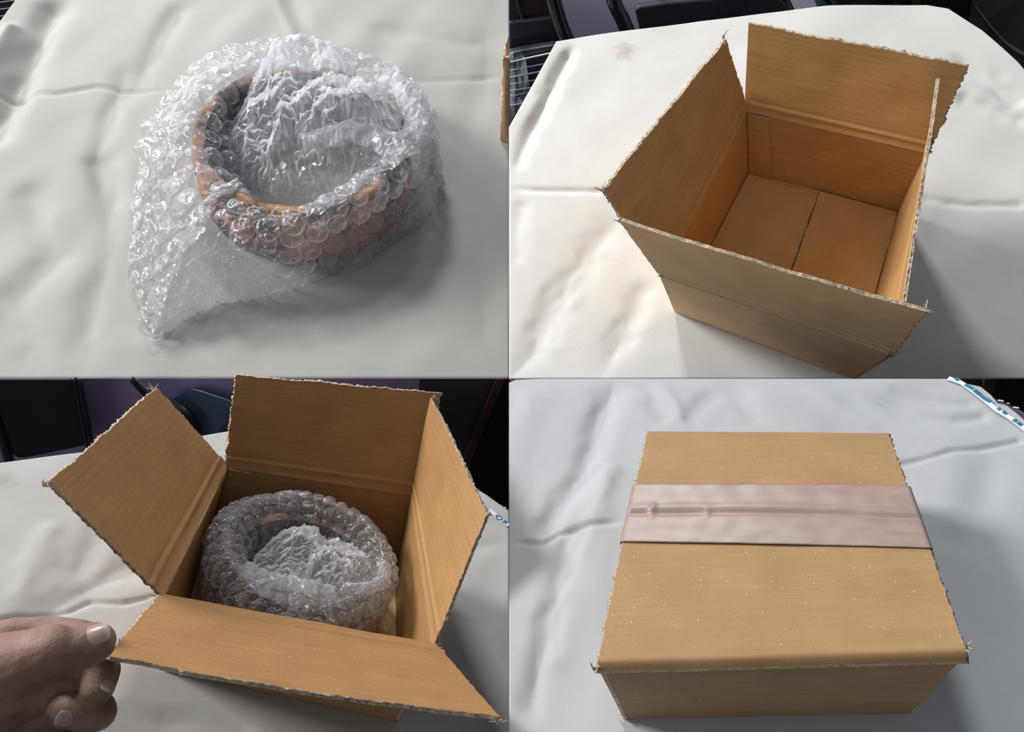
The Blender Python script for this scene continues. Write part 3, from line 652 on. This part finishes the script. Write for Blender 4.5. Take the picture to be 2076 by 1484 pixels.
# outline of the wrap's foot on table 1, from its visible corners
foot = [G(1, u, v)[:2] for u, v in ((868, 330), (885, 395), (845, 455), (790, 500), (690, 545), (570, 585), (450, 610), (380, 638), (345, 668), (318, 690), (292, 655), (284, 600), (272, 545), (280, 470), (285, 400))]
foot += [np.array(p) for p in ((-.42, .22), (-.34, .42), (-.18, .56), (.05, .62), (.28, .55), (.42, .38), (.45, .24))]
c0 = np.array([.045, .135]); fa = sorted([(math.atan2(p[1] - c0[1], p[0] - c0[0]) % (2 * math.pi), math.hypot(*(p - c0))) for p in foot])
FA = [fa[-1][0] - 2 * math.pi] + [a for a, _ in fa] + [fa[0][0] + 2 * math.pi]; FRr = [fa[-1][1]] + [b for _, b in fa] + [fa[0][1]]
def surf1(phi, t):
    phi %= 2 * math.pi; Rb = float(np.interp(phi, FA, FRr)); c, s = math.cos(phi), math.sin(phi); rim = .345 + .02 * math.sin(3 * phi + 1); hh = .245 + .03 * math.exp(-((phi - 1.5) / .5) ** 2) + .02 * math.sin(2 * phi + 2.4)
    if t <= 1:
        w_ = t; rr = Rb + (rim - Rb) * (w_ ** 1.25); z = hh * (1 - (1 - w_) ** 1.5)
        if Rb < .5: rr = Rb + (rim - Rb) * w_ ** 2.2
        return (c0[0] + c * rr, c0[1] + s * rr, z)
    w_ = t - 1; rr = rim * (1 - .92 * w_); z = hh + .012 * math.sin(w_ * math.pi * 2) - (hh - .03) * min(1, w_ / .55) ** 1.6
    return (c0[0] + c * rr, c0[1] + s * rr, z)
r1, n1 = wrap(1, 'loose clear bubble wrap draped round a clay ring, trailing on grey beige cloth', surf1, 1.62, 0, .0325, 295, 11)
crumple_blob(r1, .095, .215, .29, .25, .14, .10, ((-.02, .37, .08, .13), (.22, .13, .13, .10), (.05, .20, .1, .03), (.12, .40, .05, .10)), 3)

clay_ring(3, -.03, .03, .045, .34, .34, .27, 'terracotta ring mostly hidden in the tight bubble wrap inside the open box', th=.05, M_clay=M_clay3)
def surf3(phi, t):
    phi %= 2 * math.pi; c, s = math.cos(phi), math.sin(phi); R0 = .43 + .012 * math.sin(3 * phi); R1 = .30 + .02 * math.sin(2 * phi); hh = .355 + .03 * math.sin(phi - .3)
    if t <= 1:
        a = t * math.pi * .5; rr = R0 - .02 + .02 * math.sin(t * math.pi) - (R0 - (R0 + R1) / 2) * max(0, t - .6) / .4; z = .05 + hh * (1 - (1 - t) ** 1.9) - .01
        return (-.03 + c * rr, .02 + s * rr, z)
    w_ = t - 1; r0 = (R0 + R1) / 2; rr = r0 * (1 - .85 * w_ ** .8); z = .04 + hh - (hh * .75) * min(1, w_ / .45) ** 2.0
    return (-.03 + c * rr, .02 + s * rr, z)
r3, n3 = wrap(3, 'tightly wound clear bubble wrap bundle lying inside the open box', surf3, 1.7, 0, .031, 295, 23, crumple=.014, film=F_film3)
crumple_blob(r3, .05, -.04, .31, .27, .10, .25, ((-.10, .16, .12, .07), (.14, -.08, .16, .05)), 8)

def loose_strip(parent, P, wd, seed, lift=.02):
    P = catmull(P, 8); V = []; n = 7
    for i, p_ in enumerate(P):
        d = (P[min(i + 1, len(P) - 1)] - P[max(0, i - 1)]).normalized(); s_ = d.cross(Vector((0, 0, 1))).normalized()
        for k_ in range(n):
            u = k_ / (n - 1) - .5; w_ = noise.noise_vector(Vector((i * .5, k_ * .9, seed))) * .012
            V.append(p_ + s_ * u * wd * (1 + .3 * noise.noise(Vector((i * .3, seed, 0)))) + Vector((0, 0, lift * (1 - 4 * u * u))) + w_)
    return mesh('film_fold', V, gridf(n, len(P)), F_crum, parent, smooth=False)
loose_strip(r1, [tuple(G(1, u, v, h_)) for u, v, h_ in ((322, 672, .02), (338, 600, .06), (366, 520, .12), (400, 450, .18), (432, 400, .23), (485, 370, .24))], .035, 1, .012)
loose_strip(r1, [(.36, -.02, .27), (.28, .06, .28), (.16, .10, .25), (.05, .10, .20)], .10, 2)
loose_strip(r1, [(-.30, .12, .24), (-.26, .22, .27), (-.22, .30, .26), (-.10, .40, .25)], .09, 3)
loose_strip(r1, [(.30, .38, .25), (.36, .28, .27), (.39, .14, .26), (.38, .02, .22)], .09, 4)
loose_strip(r1, [(-.06, .46, .23), (.0, .50, .255), (.08, .50, .245), (.20, .45, .23)], .05, 5, .02)
loose_strip(r3, [(-.28, -.16, .36), (-.16, -.24, .39), (-.02, -.26, .40), (.12, -.25, .38)], .10, 6)
loose_strip(r3, [(-.05, -.20, .40), (-.03, -.30, .38), (-.02, -.38, .30)], .09, 7)
loose_strip(r3, [(.14, -.22, .40), (.24, -.20, .40), (.32, -.12, .39), (.33, .02, .38)], .07, 8)
print('bubbles', n1, n3)

# ---------------------------------------------------------------- things beyond the tables
def pprism(name, pts, dep, mat, parent=None, bv=0, org=None):
    """slab with the given world corner points, extruded by dep"""
    P = [Vector(p) - (org or Vector()) for p in pts]; n = len(P); V = P + [p + Vector(dep) for p in P]
    F = [tuple(range(n)), tuple(range(2 * n - 1, n - 1, -1))] + [(i, i + n, (i + 1) % n + n, (i + 1) % n) for i in range(n)]
    o = mesh(name, V, F, mat, parent, smooth=False)
    bm = bmesh.new(); bm.from_mesh(o.data); bmesh.ops.recalc_face_normals(bm, faces=bm.faces); bm.to_mesh(o.data); bm.free()
    if bv: bevel(o, bv)
    return o
def wroot(name, label, cat, loc, group=None):
    return root(name, None, label, cat, group, loc)
def quadc(x0, y0, x1, y1, Z): return [at(x0, y0, Z), at(x1, y0, Z), at(x1, y1, Z), at(x0, y1, Z)]
YW = Vector((0, 1, 0)); DW = Vector((0, 1, -1))
# low lilac partition behind table 3
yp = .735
o = pprism('wall_partition', [(-1.2, yp, 0), (0, yp, 0), (0, yp, CAM.z - yp), (-1.2, yp, CAM.z - yp)], DW * .012, M_lilac_shaded); o['kind'] = 'structure'
def at_y(u, v, Y):              # point of the vertical plane y = Y
    d = CW @ ray(u, v); return CAM + Vector(d) * (Y / d[1])
# chair with black back, left of table 3
L0 = at_y(60, 850, yp - .06); L0.z = 0
ch = wroot('chair', 'black padded chair seen behind the far left of the stone coloured cloth', 'chair', L0)
Yc = yp - .05
pts = [(-150, 768), (146, 768), (172, 893), (168, 903), (160, 907), (40, 929), (28, 927), (20, 918), (-20, 800)]
pts = [(-170, 768), (146, 768), (171, 890), (169, 898), (162, 904), (46, 928), (34, 928), (24, 921), (12, 880), (-30, 860)]
pprism('backrest', [at_y(u, v, Yc) for u, v in pts], DW * .018, M_blackp, ch, .003, L0)
tube('frame_tube', [at_y(152, 769, Yc) - L0, at_y(163, 830, Yc) - L0, at_y(178, 908, Yc) - L0, at_y(190, 1000, Yc) - L0], .0032, M_black, ch)
tube('frame_tube', [at_y(-14, 830, Yc) - L0, at_y(6, 890, Yc) - L0, at_y(22, 945, Yc) - L0, at_y(40, 1010, Yc) - L0], .0065, M_black, ch)
L0 = at_y(370, 850, yp - .05); L0.z = 0
Yc = yp - .035
M_blue = plain('blue_glaze', (.085, .12, .20), .35, .5, .25, 12)
ch2 = wroot('chair', 'black tube chair with a blue seat behind the far edge of stone coloured cloth', 'chair', L0)
tube('armrest', [at_y(u, v, Yc) - L0 for u, v in ((268, 769), (284, 786), (303, 802), (335, 812), (372, 834), (394, 862), (400, 900), (402, 1000))], [.0035, .0042, .0045, .0055, .0078, .0082, .0082, .008], M_black, ch2)
pprism('seat', [at_y(u, v, yp - .02) for u, v in ((340, 814), (386, 789), (400, 792), (480, 818), (500, 905), (380, 905))], DW * .01, M_blue, ch2, 0, L0)
tube('frame_tube', [at_y(u, v, Yc) - L0 for u, v in ((452, 873), (466, 862), (485, 852), (500, 848))], .004, M_black, ch2)
# dark cabinet at the right end
L0 = at_y(960, 860, yp - .04); L0.z = 0
cab = wroot('cabinet', 'dark cabinet with smoky glass and a dark red post, behind the open filled box', 'cabinet', L0)
pprism('glass_panel', [at_y(u, v, yp - .03) for u, v in ((850, 768.5), (1016, 768.5), (962, 905), (936, 1060), (850, 1060))], DW * .006, M_grey, cab, 0, L0)
pprism('post', [at_y(u, v, yp - .045) for u, v in ((1006, 768.5), (1024, 768.5), (962, 915), (920, 1060), (905, 1060), (944, 915))], DW * .02, M_maroon, cab, .001, L0)
pprism('side_board', [at_y(u, v, yp - .042) for u, v in ((1014, 768.5), (1031.5, 768.5), (1031.5, 1100), (920, 1060), (950, 915))], DW * .03, M_dark, cab, 0, L0)
# dark cabinet boards behind table 4
L0 = at(2000, 800, .72); L0.z = 0
yb = .505
cab4 = wroot('cabinet', 'black cabinet corner beyond the blue lettered edge of the cool grey cloth', 'cabinet', L0)
pprism('side_board', [at_y(u, v, yb) for u, v in ((1938, 768.5), (2400, 768.5), (2400, 1000), (1938, 1000))], DW * .02, M_dark, cab4, 0, L0)
pprism('glass_panel', [at_y(u, v, yb - .004) for u, v in ((1945, 768.5), (2000, 768.5), (1994, 800), (1945, 800))], DW * .003, M_grey, cab4, 0, L0)
pprism('post', [at_y(u, v, yb - .008) for u, v in ((1998, 768.5), (2022, 768.5), (2012, 812), (1988, 812))], DW * .006, M_maroon, cab4, 0, L0)

# beaded plastic cover edges showing past the cloth
M_slate = plain('slate_plastic', (.05, .055, .08), .18, .5, .2, 12, coat=.6)
M_bead = plain('pale_bead', (.75, .85, .88), .15, .7, .05, 5)
def cover(k, pts, beads, label):
    r = root('plastic_cover', k, label, 'table cover'); P = [Vector(G(k, u, v)) for u, v in pts]
    n = len(P); V = [(p.x, p.y, -.012) for p in P] + [(p.x, p.y, -.030) for p in P]
    mesh('sheet', V, [tuple(range(n)), tuple(range(2 * n - 1, n - 1, -1))] + [(i, i + n, (i + 1) % n + n, (i + 1) % n) for i in range(n)], M_slate, r, smooth=False)
    for u, v, s in beads:
        s *= .6
        p = G(k, u, v); V, F = tube_vf([(p[0] - .012 * s, p[1] + .004 * s, -.008), (p[0] + .012 * s, p[1] - .004 * s, -.008)], .005 * s, ns=8, sm=2); mesh('bead', V, F, M_bead, r)
cover(3, [(975, 1000), (985, 1006), (1031.5, 1029), (1031.5, 1075), (1000, 1060), (965, 1020)], [(991, 1012, .9), (1005, 1018, 1.3), (1017, 1023, .8), (1025, 1027, .9)], 'slate plastic cover edge with pale beads at the right end of the stone cloth')
cover(4, [(2012, 803), (2022, 806), (2064, 825), (2110, 850), (2110, 900), (2040, 850)], [(2030, 810, 1.2), (2045, 815, .7), (2061, 824, 1.2)], 'slate plastic cover edge with pale beads past the cool grey cloth corner')

# printed selvage on the cloth
M_selv = plain('white_selvage', (.62, .68, .78), .8, .2, .04, 8)
M_ink = plain('teal_ink', (.03, .16, .24), .7, .2, .3, 40)
def strip_(k, parent, pts, wd, name, mat, z):
    P = [Vector(G(k, u, v)) for u, v in pts]; V = []
    for i, p in enumerate(P):
        d = (P[min(i + 1, len(P) - 1)] - P[max(0, i - 1)]); d.z = 0; d.normalize(); s = Vector((-d.y, d.x, 0)) * wd / 2
        V += [(p.x + s.x, p.y + s.y, z), (p.x - s.x, p.y - s.y, z)]
    F = [(2 * i, 2 * i + 1, 2 * i + 3, 2 * i + 2) for i in range(len(P) - 1)]
    o = mesh(name, V, F, mat, parent, smooth=False); so = o.modifiers.new('s', 'SOLIDIFY'); so.thickness = .0012; return o
sv4 = strip_(4, t4, [(1922, 760 + 9), (1950, 780), (1975, 797), (2000, 817), (2020, 834), (2044, 848), (2066, 864), (2110, 900)], .024, 'selvage', M_selv, .010)
for a, b in (((1936, 771), (1943, 774)), ((1956, 783), (1972, 792)), ((1974, 794), (1984, 802)), ((1985, 803), (1994, 811)), ((1995, 811), (2008, 818)), ((2022, 831), (2028, 834)), ((2033, 838), (2040, 843)), ((2054, 854), (2060, 858)), ((2062, 860), (2070, 866))):
    strip_(4, sv4, [a, ((a[0] + b[0]) / 2, (a[1] + b[1]) / 2), b], .016 + .006 * random.random(), 'ink_mark', M_ink, .0125)
sv3 = strip_(3, t3, [(982, 1028), (1000, 1043), (1014, 1054), (1031, 1068)], .042, 'selvage', M_selv, .008)
def letters(k, parent, txt, p0, p1, size, z):
    a, b = Vector(G(k, *p0)), Vector(G(k, *p1)); d = (b - a); d.z = 0; L_ = d.length; d.normalize()
    cu = bpy.data.curves.new('lettering', 'FONT'); cu.body = txt; cu.size = size; cu.extrude = .0006; cu.materials.append(M_ink); cu.space_character = 1.25; cu.offset = .0008
    o = bpy.data.objects.new('lettering', cu); COL.objects.link(o); o.parent = parent
    bpy.context.view_layer.update(); me = bpy.data.meshes.new_from_object(o.evaluated_get(bpy.context.evaluated_depsgraph_get()))
    bpy.data.objects.remove(o); o = bpy.data.objects.new('lettering', me); COL.objects.link(o); o.parent = parent
    o.matrix_local = Matrix.Translation((a.x, a.y, z)) @ Matrix.Rotation(math.atan2(d.y, d.x), 4, 'Z')
letters(3, sv3, 'OKUP', (1001, 1050), (1031, 1071), .060, .011)

# ---- beyond table 2
def pp2(name, px, Y, dep, mat, parent, L0, bv=0): return pprism(name, [at_y(u, v, Y) for u, v in px], YW * dep, mat, parent, bv, L0)
Yt = 1.42
M_slateu = plain('slate_upholstery', (.022, .025, .034), .35, .5, .3, 9, coat=.3)
L0 = at_y(1090, 60, Yt); L0.z = 0
cA = wroot('chair', 'black tube chair with a maroon and slate back, at the corner of the ivory cloth', 'chair', L0)
pp2('backrest', [(1032.3, -60), (1118, -60), (1124, 36), (1032.3, 46)], Yt + .03, .015, M_maroon, cA, L0)
pp2('backrest_pad', [(1032.3, 46), (1080, 40), (1124, 34), (1160, 100), (1120, 125), (1032.3, 150)], Yt + .01, .015, M_slateu, cA, L0, .002)
pp2('backrest_edge', [(1032.3, -60), (1045, -60), (1052, 41), (1032.3, 45)], Yt + .02, .008, M_blackp, cA, L0)
tube('back_tube', [at_y(u, v, Yt) - L0 for u, v in ((1110, -80), (1118, -20), (1128, 20), (1142, 62), (1170, 130), (1190, 220))], .0135, M_black, cA)
tube('frame_tube', [at_y(u, v, Yt + .02) - L0 for u, v in ((1044, -60), (1049, -5), (1054, 20), (1062, 44))], .0035, M_black, cA)
L0 = at_y(20, 20, 1.74); L0.z = 0
cl = wroot('chair', 'dark ribbed seat past the upper left corner of the grey beige cloth', 'chair', L0)
pprism('seat', [at_y(u, v, 1.72) for u, v in ((-200, -160), (70, -160), (40, 30), (-40, 160), (-200, 300))], YW * .02, M_slateu, cl, 0, L0)
for a_ in (-10, 4, 18, 32): 
    pa, pb = at_y(-80, a_ + 14, 1.716) - L0, at_y(60, a_ - 8, 1.716) - L0
    tube('rib', [pa, pa.lerp(pb, .5), pb], .0014, M_black, cl, ns=6, sm=2)
# plastic covered seat
M_reflection = plain('plastic_reflection_line', (.55, .62, .68), .15, .6, .15, 20)  # pale colour for reflections on the clear plastic
L0 = at_y(1080, 170, Yt - .02); L0.z = 0
M_glare, nt_, b_, o_ = newmat('plastic_painted_glare')
tc_ = N(nt_, 'ShaderNodeTexCoord'); mp_ = N(nt_, 'ShaderNodeMapping'); mp_.inputs['Scale'].default_value = (60, 14, 14); mp_.inputs['Rotation'].default_value = (0, .35, 0); nt_.links.new(tc_.outputs['Object'], mp_.inputs[0])
nn_ = N(nt_, 'ShaderNodeTexNoise', Scale=1, Detail=6, Roughness=.7, Distortion=.6); nt_.links.new(mp_.outputs[0], nn_.inputs['Vector'])
rp_ = N(nt_, 'ShaderNodeValToRGB'); nt_.links.new(nn_.outputs['Fac'], rp_.inputs['Fac']); rp_.color_ramp.elements[0].position = .44; rp_.color_ramp.elements[1].position = .56
rp_.color_ramp.elements[0].color = (.075, .085, .11, 1); rp_.color_ramp.elements[1].color = (.75, .85, .90, 1)  # pale blotches paint white glare on the plastic
nt_.links.new(rp_.outputs[0], b_.inputs['Base Color']); b_.inputs['Roughness'].default_value = .15; b_.inputs['Coat Weight'].default_value = .8
st = wroot('seat_cushion', 'slate seat in clear plastic with painted glare and reflections, left of the ivory cloth corner', 'seat', L0)
pp2('cushion', [(1032.3, 108), (1060, 102), (1120, 92), (1150, 90), (1150, 300), (1032.3, 420)], Yt - .03, .02, M_slateu, st, L0, .003)
pp2('plastic_sheet', [(1032.5, 109), (1056, 104), (1066, 120), (1074, 180), (1078, 215), (1070, 300), (1032.5, 330)], Yt - .033, .002, M_glare, st, L0)
for a, b, c_ in ((126, 109, 1.3), (143, 128, .8), (157, 142, 1.2), (171, 158, .8), (184, 173, .9), (195, 180, .7), (214, 200, .9), (236, 222, 1), (250, 240, .7)):
    p, q2 = at_y(1032.6, a, Yt - .037) - L0, at_y(1120, b - 2, Yt - .037) - L0
    tube('reflection_strip', [p, p.lerp(q2, .5), q2], .0012 * c_, M_reflection, st, ns=6, sm=2)  # strips modelled in place of reflected light lines
L0 = at_y(1450, 20, Yt); L0.z = 0
cB = wroot('chair', 'black chair with a wide rounded back behind the middle of the ivory cloth', 'chair', L0)
tube('back_tube', [at_y(u, v, Yt - .02) - L0 for u, v in ((1222, -80), (1236, -30), (1248, 10), (1262, 40), (1290, 110), (1320, 200))], .0125, M_black, cB)
pp2('backrest', [(1292, 40), (1287, 22), (1292, 14), (1350, 6), (1480, -6), (1560, -12), (1580, -4), (1596, 8), (1600, 20), (1640, 90), (1310, 120)], Yt, .02, M_slateu, cB, L0, .004)
tube('back_tube', [at_y(u, v, Yt + .01) - L0 for u, v in ((1570, -80), (1580, -30), (1592, 6), (1612, 50), (1640, 120))], .009, M_black, cB)
tube('frame_tube', [at_y(u, v, Yt + .04) - L0 for u, v in ((1340, -80), (1346, -20), (1352, 12))], .004, M_black, cB)
L0 = at_y(1750, 0, Yt + .05); L0.z = 0
cC = wroot('chair', 'dark chair with a small blue panel behind the far right of ivory cloth', 'chair', L0)
pp2('side_panel', [(1626, -60), (1655, -60), (1684, 14), (1690, 40), (1668, 40)], Yt + .03, .01, plain('blue_panel', (.10, .20, .30), .4, .4, .2, 8), cC, L0)
pp2('backrest', [(1676, -60), (1850, -60), (1850, 60), (1684, 60)], Yt + .05, .02, M_slateu, cC, L0, .003)
tube('back_tube', [at_y(u, v, Yt + .02) - L0 for u, v in ((1652, -60), (1668, -20), (1686, 10), (1700, 60))], .007, M_black, cC)
pp2('rail', [(1690, -60), (1712, -60), (1724, 50), (1700, 50)], Yt + .03, .01, M_maroon, cC, L0)
L0 = at_y(1990, 60, Yt); L0.z = 0
M_stone, nt_, b_, o_ = newmat('dark_stone')
tc_ = N(nt_, 'ShaderNodeTexCoord'); nn_ = N(nt_, 'ShaderNodeTexNoise', Scale=22, Detail=8, Roughness=.7); nt_.links.new(tc_.outputs['Object'], nn_.inputs['Vector'])
rp_ = N(nt_, 'ShaderNodeValToRGB'); nt_.links.new(nn_.outputs['Fac'], rp_.inputs['Fac']); rp_.color_ramp.elements[0].position = .35; rp_.color_ramp.elements[1].position = .8
rp_.color_ramp.elements[0].color = (.016, .015, .016, 1); rp_.color_ramp.elements[1].color = (.09, .08, .075, 1); nt_.links.new(rp_.outputs[0], b_.inputs['Base Color']); b_.inputs['Roughness'].default_value = .5
sl = wroot('cabinet', 'dark scuffed cabinet beyond the right edge of the ivory cloth', 'cabinet', L0)
pp2('front_panel', [(1968, -80), (2400, -80), (2400, 520), (2300, 520), (1900, 60)], Yt, .03, M_stone, sl, L0)
pp2('frame_rail', [(1800, -80), (1978, -80), (1968, 22), (1960, 60), (1830, 60)], Yt - .01, .02, M_dark, sl, L0)
pp2('frame_rail', [(1848, -80), (1866, -80), (1866, 40), (1850, 40)], Yt - .014, .01, M_maroon, sl, L0)
sc_ = plain('pale_scratch', (.20, .19, .18), .6, .3, .2, 20)
tube('scratch', [at_y(u, v, Yt - .002) - L0 for u, v in ((1976, 10), (2004, 48), (2034, 82), (2064, 104), (2090, 118))], [.001, .0015, .002, .004, .002], sc_, sl, ns=6)

# ---------------------------------------------------------------- the hand holding the front flap of box 3
def skin():
    m, nt, b, o = newmat('skin'); L = nt.links; tc = N(nt, 'ShaderNodeTexCoord')
    n = N(nt, 'ShaderNodeTexNoise', Scale=45, Detail=5); L.new(tc.outputs['Object'], n.inputs['Vector'])
    r = N(nt, 'ShaderNodeValToRGB'); L.new(n.outputs['Fac'], r.inputs['Fac']); r.color_ramp.elements[0].position = .3; r.color_ramp.elements[1].position = .72
    r.color_ramp.elements[0].color = (.18, .10, .072, 1); r.color_ramp.elements[1].color = (.32, .19, .14, 1)
    L.new(r.outputs[0], b.inputs['Base Color']); b.inputs['Roughness'].default_value = .55; b.inputs['Specular IOR Level'].default_value = .4
    b.inputs['Subsurface Weight'].default_value = .12; b.inputs['Subsurface Radius'].default_value = (.008, .003, .002)
    n2 = N(nt, 'ShaderNodeTexNoise', Scale=260, Detail=4, Roughness=.6, Distortion=1); L.new(tc.outputs['Object'], n2.inputs['Vector'])
    v = N(nt, 'ShaderNodeTexVoronoi', Scale=420, feature='DISTANCE_TO_EDGE'); L.new(tc.outputs['Object'], v.inputs['Vector'])
    ad = N(nt, 'ShaderNodeMath', operation='ADD'); L.new(n2.outputs['Fac'], ad.inputs[0]); L.new(v.outputs['Distance'], ad.inputs[1])
    bp = N(nt, 'ShaderNodeBump', Strength=.35); bp.inputs['Distance'].default_value = .0006; L.new(ad.outputs[0], bp.inputs['Height']); L.new(bp.outputs[0], b.inputs['Normal'])
    return m
M_skin = skin(); M_nail = plain('fingernail', (.36, .235, .205), .3, .6, .05, 60, coat=.4); M_nailtip = plain('fingernail_tip', (.45, .34, .30), .3, .5, .03, 60)
HO = at(60, 1380, .42)
def H(u, v, Z): return at(u, v, Z) - HO
hp = [  # fingers as (points u, v, Z), radii in metres
    ('thumb', [(-210, 1440, .415), (-100, 1405, .408), (10, 1365, .405), (95, 1325, .400), (150, 1318, .402), (196, 1301, .408)], [.0210, .0225, .0190, .0135, .0108, .0098]),
    ('index', [(-240, 1340, .450), (-80, 1318, .452), (20, 1296, .452), (95, 1290, .450), (160, 1292, .447), (200, 1303, .442)], [.0135, .0120, .0108, .0102, .0092, .0084]),
    ('middle', [(-220, 1420, .475), (-40, 1385, .480), (90, 1350, .476), (170, 1340, .468), (203, 1352, .456), (197, 1396, .440)], [.0130, .0122, .0108, .0104, .0098, .0088]),
    ('ring', [(-220, 1500, .480), (-40, 1475, .482), (100, 1445, .480), (178, 1432, .470), (190, 1445, .454), (128, 1440, .436)], [.0130, .0120, .0108, .0104, .0105, .0094]),
    ('little', [(-220, 1580, .475), (-40, 1560, .476), (80, 1535, .472), (150, 1520, .462), (150, 1535, .446), (90, 1535, .436)], [.012, .0108, .0096, .0092, .0090, .0080]),
    ('palm', [(-420, 1480, .455), (-250, 1450, .452), (-120, 1440, .455)], [.030, .034, .026]),
    ('palm2', [(-300, 1540, .460), (-160, 1520, .462), (-60, 1500, .468)], [.028, .026, .018]),
    ('palm3', [(-240, 1400, .452), (-130, 1380, .455), (-60, 1360, .460)], [.026, .020, .014]),
    ('wrist', [(-900, 1620, .46), (-600, 1540, .455), (-380, 1490, .452)], [.030, .028, .031])]
hp += [('palm4', [(-140, 1440, .458), (-20, 1425, .458), (75, 1405, .458), (150, 1395, .456)], [.022, .018, .012, .010])]
def ZH(u, Z): return (Z if Z < .44 else .44 + (Z - .44) * .45) - .00010 * max(0, 120 - u)
def HH(u, v, Z): return H(u, v, ZH(u, Z))
VV, FF = [], []
for nm, P, R_ in hp:
    V, F = tube_vf([HH(*p) for p in P], R_, ns=20, sm=8); b0 = len(VV); VV += V; FF += [tuple(b0 + i for i in f) for f in F]
hand = mesh('person', VV, FF, M_skin); hand.location = HO
tag(hand, 'bare hand of a person pinching the front flap corner of the open box', 'person')
rm = hand.modifiers.new('union', 'REMESH'); rm.mode = 'VOXEL'; rm.voxel_size = .0011; rm.use_smooth_shade = True
sm_ = hand.modifiers.new('soft', 'SMOOTH'); sm_.factor = .5; sm_.iterations = 9
tx = bpy.data.textures.new('skin_fold', 'CLOUDS'); tx.noise_scale = .012
dp = hand.modifiers.new('fold', 'DISPLACE'); dp.texture = tx; dp.strength = .0014; dp.mid_level = .5; dp.texture_coords = 'LOCAL'
def nail(c, d, nrm, L_, W_, R_, lift=.0003):
    c, d, nrm = Vector(c), Vector(d).normalized(), Vector(nrm).normalized(); nrm = (nrm - d * nrm.dot(d)).normalized(); s = d.cross(nrm)
    n, m = 15, 17; V = []
    for j in range(m):
        v = -1 + 2 * j / (m - 1)
        for i in range(n):
            u = -1 + 2 * i / (n - 1); wv = W_ / 2 * (max(.0, 1 - abs(v) ** 4) ** .5 * .96 + .04)
            a = u * wv / R_; V.append(c + s * math.sin(a) * R_ + nrm * (math.cos(a) * R_ - R_ + lift - .0006 * v * v) + d * v * L_ / 2)
    F = gridf(n, m); fm = [1 if f[0] // n >= m - 4 else 0 for f in F]
    o = mesh('fingernail', V, F, [M_nail, M_nailtip], hand, fm=fm); so = o.modifiers.new('s', 'SOLIDIFY'); so.thickness = .0006; so.offset = 0
cw = lambda v: Vector(CW @ np.array(v, float))
a, b = HH(150, 1318, .402), HH(196, 1301, .408); d = (b - a).normalized(); nr = cw((.05, -.50, -.86)); nr = (nr - d * nr.dot(d)).normalized()
nail(a.lerp(b, .98) + nr * .0098, b - a, nr, .0125, .0108, .0082, .0001)
a, b = HH(203, 1352, .456), HH(197, 1396, .440); d = (b - a).normalized(); nr = cw((.85, .05, -.55)); nr = (nr - d * nr.dot(d)).normalized()
nail(a.lerp(b, .95) + nr * .0088, b - a, nr, .0105, .0092, .0068, .0)
a, b = HH(190, 1445, .454), HH(128, 1440, .436); d = (b - a).normalized(); nr = cw((-.25, -.15, -.95)); nr = (nr - d * nr.dot(d)).normalized()
nail(a.lerp(b, 1.0) + nr * .0092, b - a, nr, .0110, .0095, .0072, .0)
